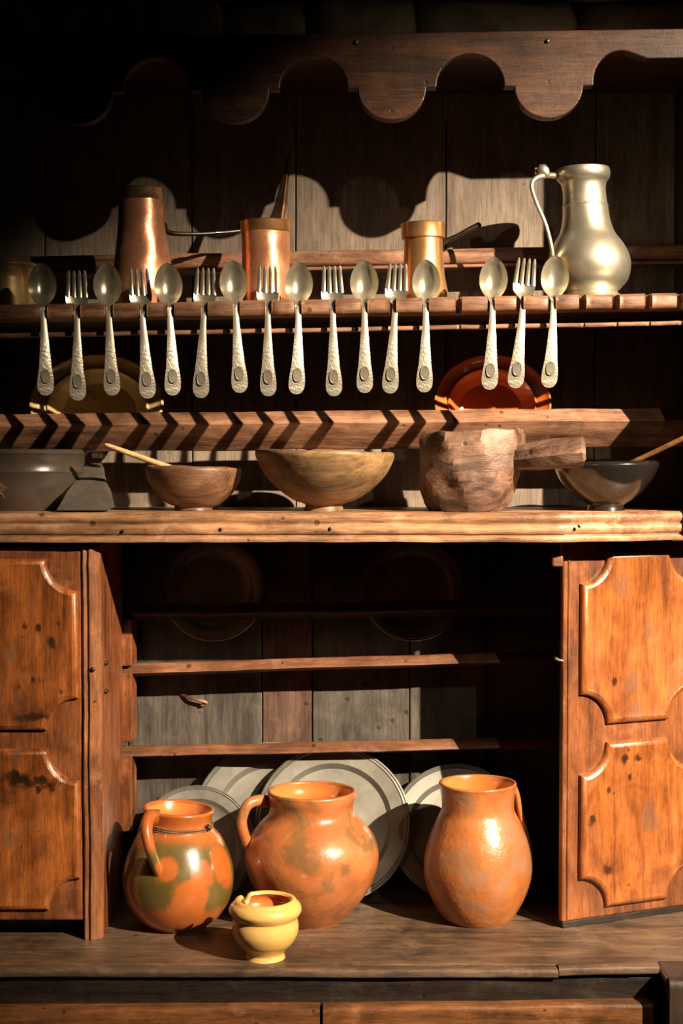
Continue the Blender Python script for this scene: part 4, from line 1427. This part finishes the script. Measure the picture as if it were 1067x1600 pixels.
# straight copper pot
Y = 0.10
c2 = rack_root('copper_pot', 'straight copper pot with plain band rim, second from the tall copper jug', 'pot', 417, Y, GP)
c2['label'] = 'straight reddish copper pot with plain band rim, a flat handle standing in it'
pr = rprof(417, Y, [(38, 362), (37.5, 370), (37, 400), (37, 440), (38, 462), (37, 476)])
shell_parts(c2, 'body', smooth_prof(pr), 0.002, M['copper'], M['copper_rim'], 56, 0.0014, 4.0, 24.0)
zt_ = P(417, 347, Y).z - c2.location.z
zb_ = P(417, 363, Y).z - c2.location.z
ring('rim_band', [(37 * mp, zb_ - 0.002), (39 * mp, zb_), (39 * mp, zt_ - 0.002), (40 * mp, zt_), (38 * mp, zt_ + 0.0005), (36.5 * mp, zb_ - 0.002)], M['copper_gold'], c2, 48)

# flat tapering utensil standing in it
A, B = P(436, 352, 0.112), P(452, 240, 0.165)
ut = thing('metal_skimmer', 'tapering flat metal handle standing up out of the straight copper pot', 'utensil', (P(424, 450, 0.1).x, 0.10, rack_z(-0.1) + 0.004))
def up_(p):
    return p - Vector(ut.location)
L_ = []
verts, faces = [], []
secs = [(P(425, 430, 0.095), 0.012), (P(433, 350, 0.112), 0.0155), (P(439, 320, 0.125), 0.0105), (P(446, 275, 0.148), 0.0055), (P(451, 246, 0.162), 0.0028), (P(453, 239, 0.166), 0.0014)]
for (c_, hw) in secs:
    c_ = up_(c_)
    for dx, dy in ((-1, 0.001), (0.35, -0.0018), (0.6, -0.0006), (1, 0.0035), (0.1, 0.005)):
        verts.append(c_ + Vector((dx * hw, dy, 0)))
for i in range(len(secs) - 1):
    for j in range(5):
        a, b_ = i * 5 + j, i * 5 + (j + 1) % 5
        faces.append([a, b_, b_ + 5, a + 5])
faces.append([0, 1, 2, 3, 4])
faces.append([len(secs) * 5 - 5 + j for j in range(5)])
mesh_obj('handle', verts, faces, M['ladle'], ut, False)
lathe('scoop', [(0.0006, 0.0), (0.014, 0.001), (0.021, 0.006), (0.023, 0.012), (0.021, 0.012), (0.013, 0.004), (0.0006, 0.003)], M['ladle'], ut, 24).location = up_(P(425, 440, 0.095)) + Vector((0, 0, -0.01))

# golden copper pot with iron handle
Y = 0.095
c3 = rack_root('copper_pot', 'golden copper pot with flared foot and an iron handle', 'pot', 663, Y, GP)
pr = rprof(663, Y, [(30, 372), (30, 380), (30.5, 400), (32, 425), (34.5, 445), (37, 458), (36, 467), (34, 472)])
shell_parts(c3, 'body', smooth_prof(pr), 0.002, M['copper_gold'], M['copper_rim'], 56, 0.0008, 5.0, 18.0)
mp = MPP(Y)
zt_ = P(663, 350, Y).z - c3.location.z
zb_ = P(663, 373, Y).z - c3.location.z
ring('rim_band', [(30 * mp, zb_ - 0.002), (34 * mp, zb_), (34 * mp, zt_ - 0.003), (35 * mp, zt_), (33 * mp, zt_ + 0.0005), (29 * mp, zb_ - 0.002)], M['copper_gold'], c3, 48)
strap('handle', c3, [loc(688, 383, 0.11, c3), loc(700, 377, 0.13, c3), loc(718, 369, 0.155, c3), loc(736, 360, 0.18, c3), loc(750, 354, 0.20, c3)],
      [0.0055, 0.0045, 0.004, 0.0048, 0.0058], M['iron'], (1, 1))

# pewter jug
Y = 0.135
pj = rack_root('pewter_jug', 'large pale pewter jug with a round belly and curved handle', 'jug', 925, Y)
pr = rprof(918, Y, [(41, 265), (42, 272), (40, 280), (35, 287), (33, 300), (34, 318), (35.5, 322), (35, 325), (37, 345), (43, 365), (54, 382), (62, 400), (63.5, 418), (58, 438), (46, 452), (40, 458), (47, 464), (52, 469), (53, 478)])
def pjfn(p, a, r):
    # the neck leans a little to the left
    k_ = p.z / 0.21
    return p + Vector((-0.012 * k_, 0, p.x * 0.05 * max(0, k_ - 0.8)))
shell_parts(pj, 'body', smooth_prof(pr, 4), 0.003, M['pewter'], M['pewter'], 64, 0.0006, 5.0, 16.0, fn=pjfn)
strap('handle', pj, [loc(876, 274, 0.130, pj), loc(858, 273, 0.117, pj), loc(841, 277, 0.107, pj), loc(834, 289, 0.101, pj), loc(841, 315, 0.097, pj), loc(854, 347, 0.095, pj), loc(862, 378, 0.097, pj), loc(866, 405, 0.103, pj), loc(870, 420, 0.111, pj)],
      [0.0055, 0.005, 0.0045, 0.0042, 0.0038, 0.0036, 0.0036, 0.004, 0.005], M['pewter'], (1.0, 0.8), per=6)
th_ = lathe('thumb_piece', [(0.0005, -0.014), (0.007, -0.009), (0.0098, 0.0), (0.0085, 0.008), (0.0005, 0.013)], M['pewter'], pj, 20, 0.001, 60)
th_.location = loc(853, 266, 0.115, pj)
th_.rotation_euler = (0, -0.5, 0)
th_.scale = (1.0, 0.7, 1.0)
lathe('hinge_pin', [(0.0005, -0.006), (0.004, -0.005), (0.004, 0.005), (0.0005, 0.006)], M['iron'], pj, 12).location = loc(840, 266, 0.12, pj)
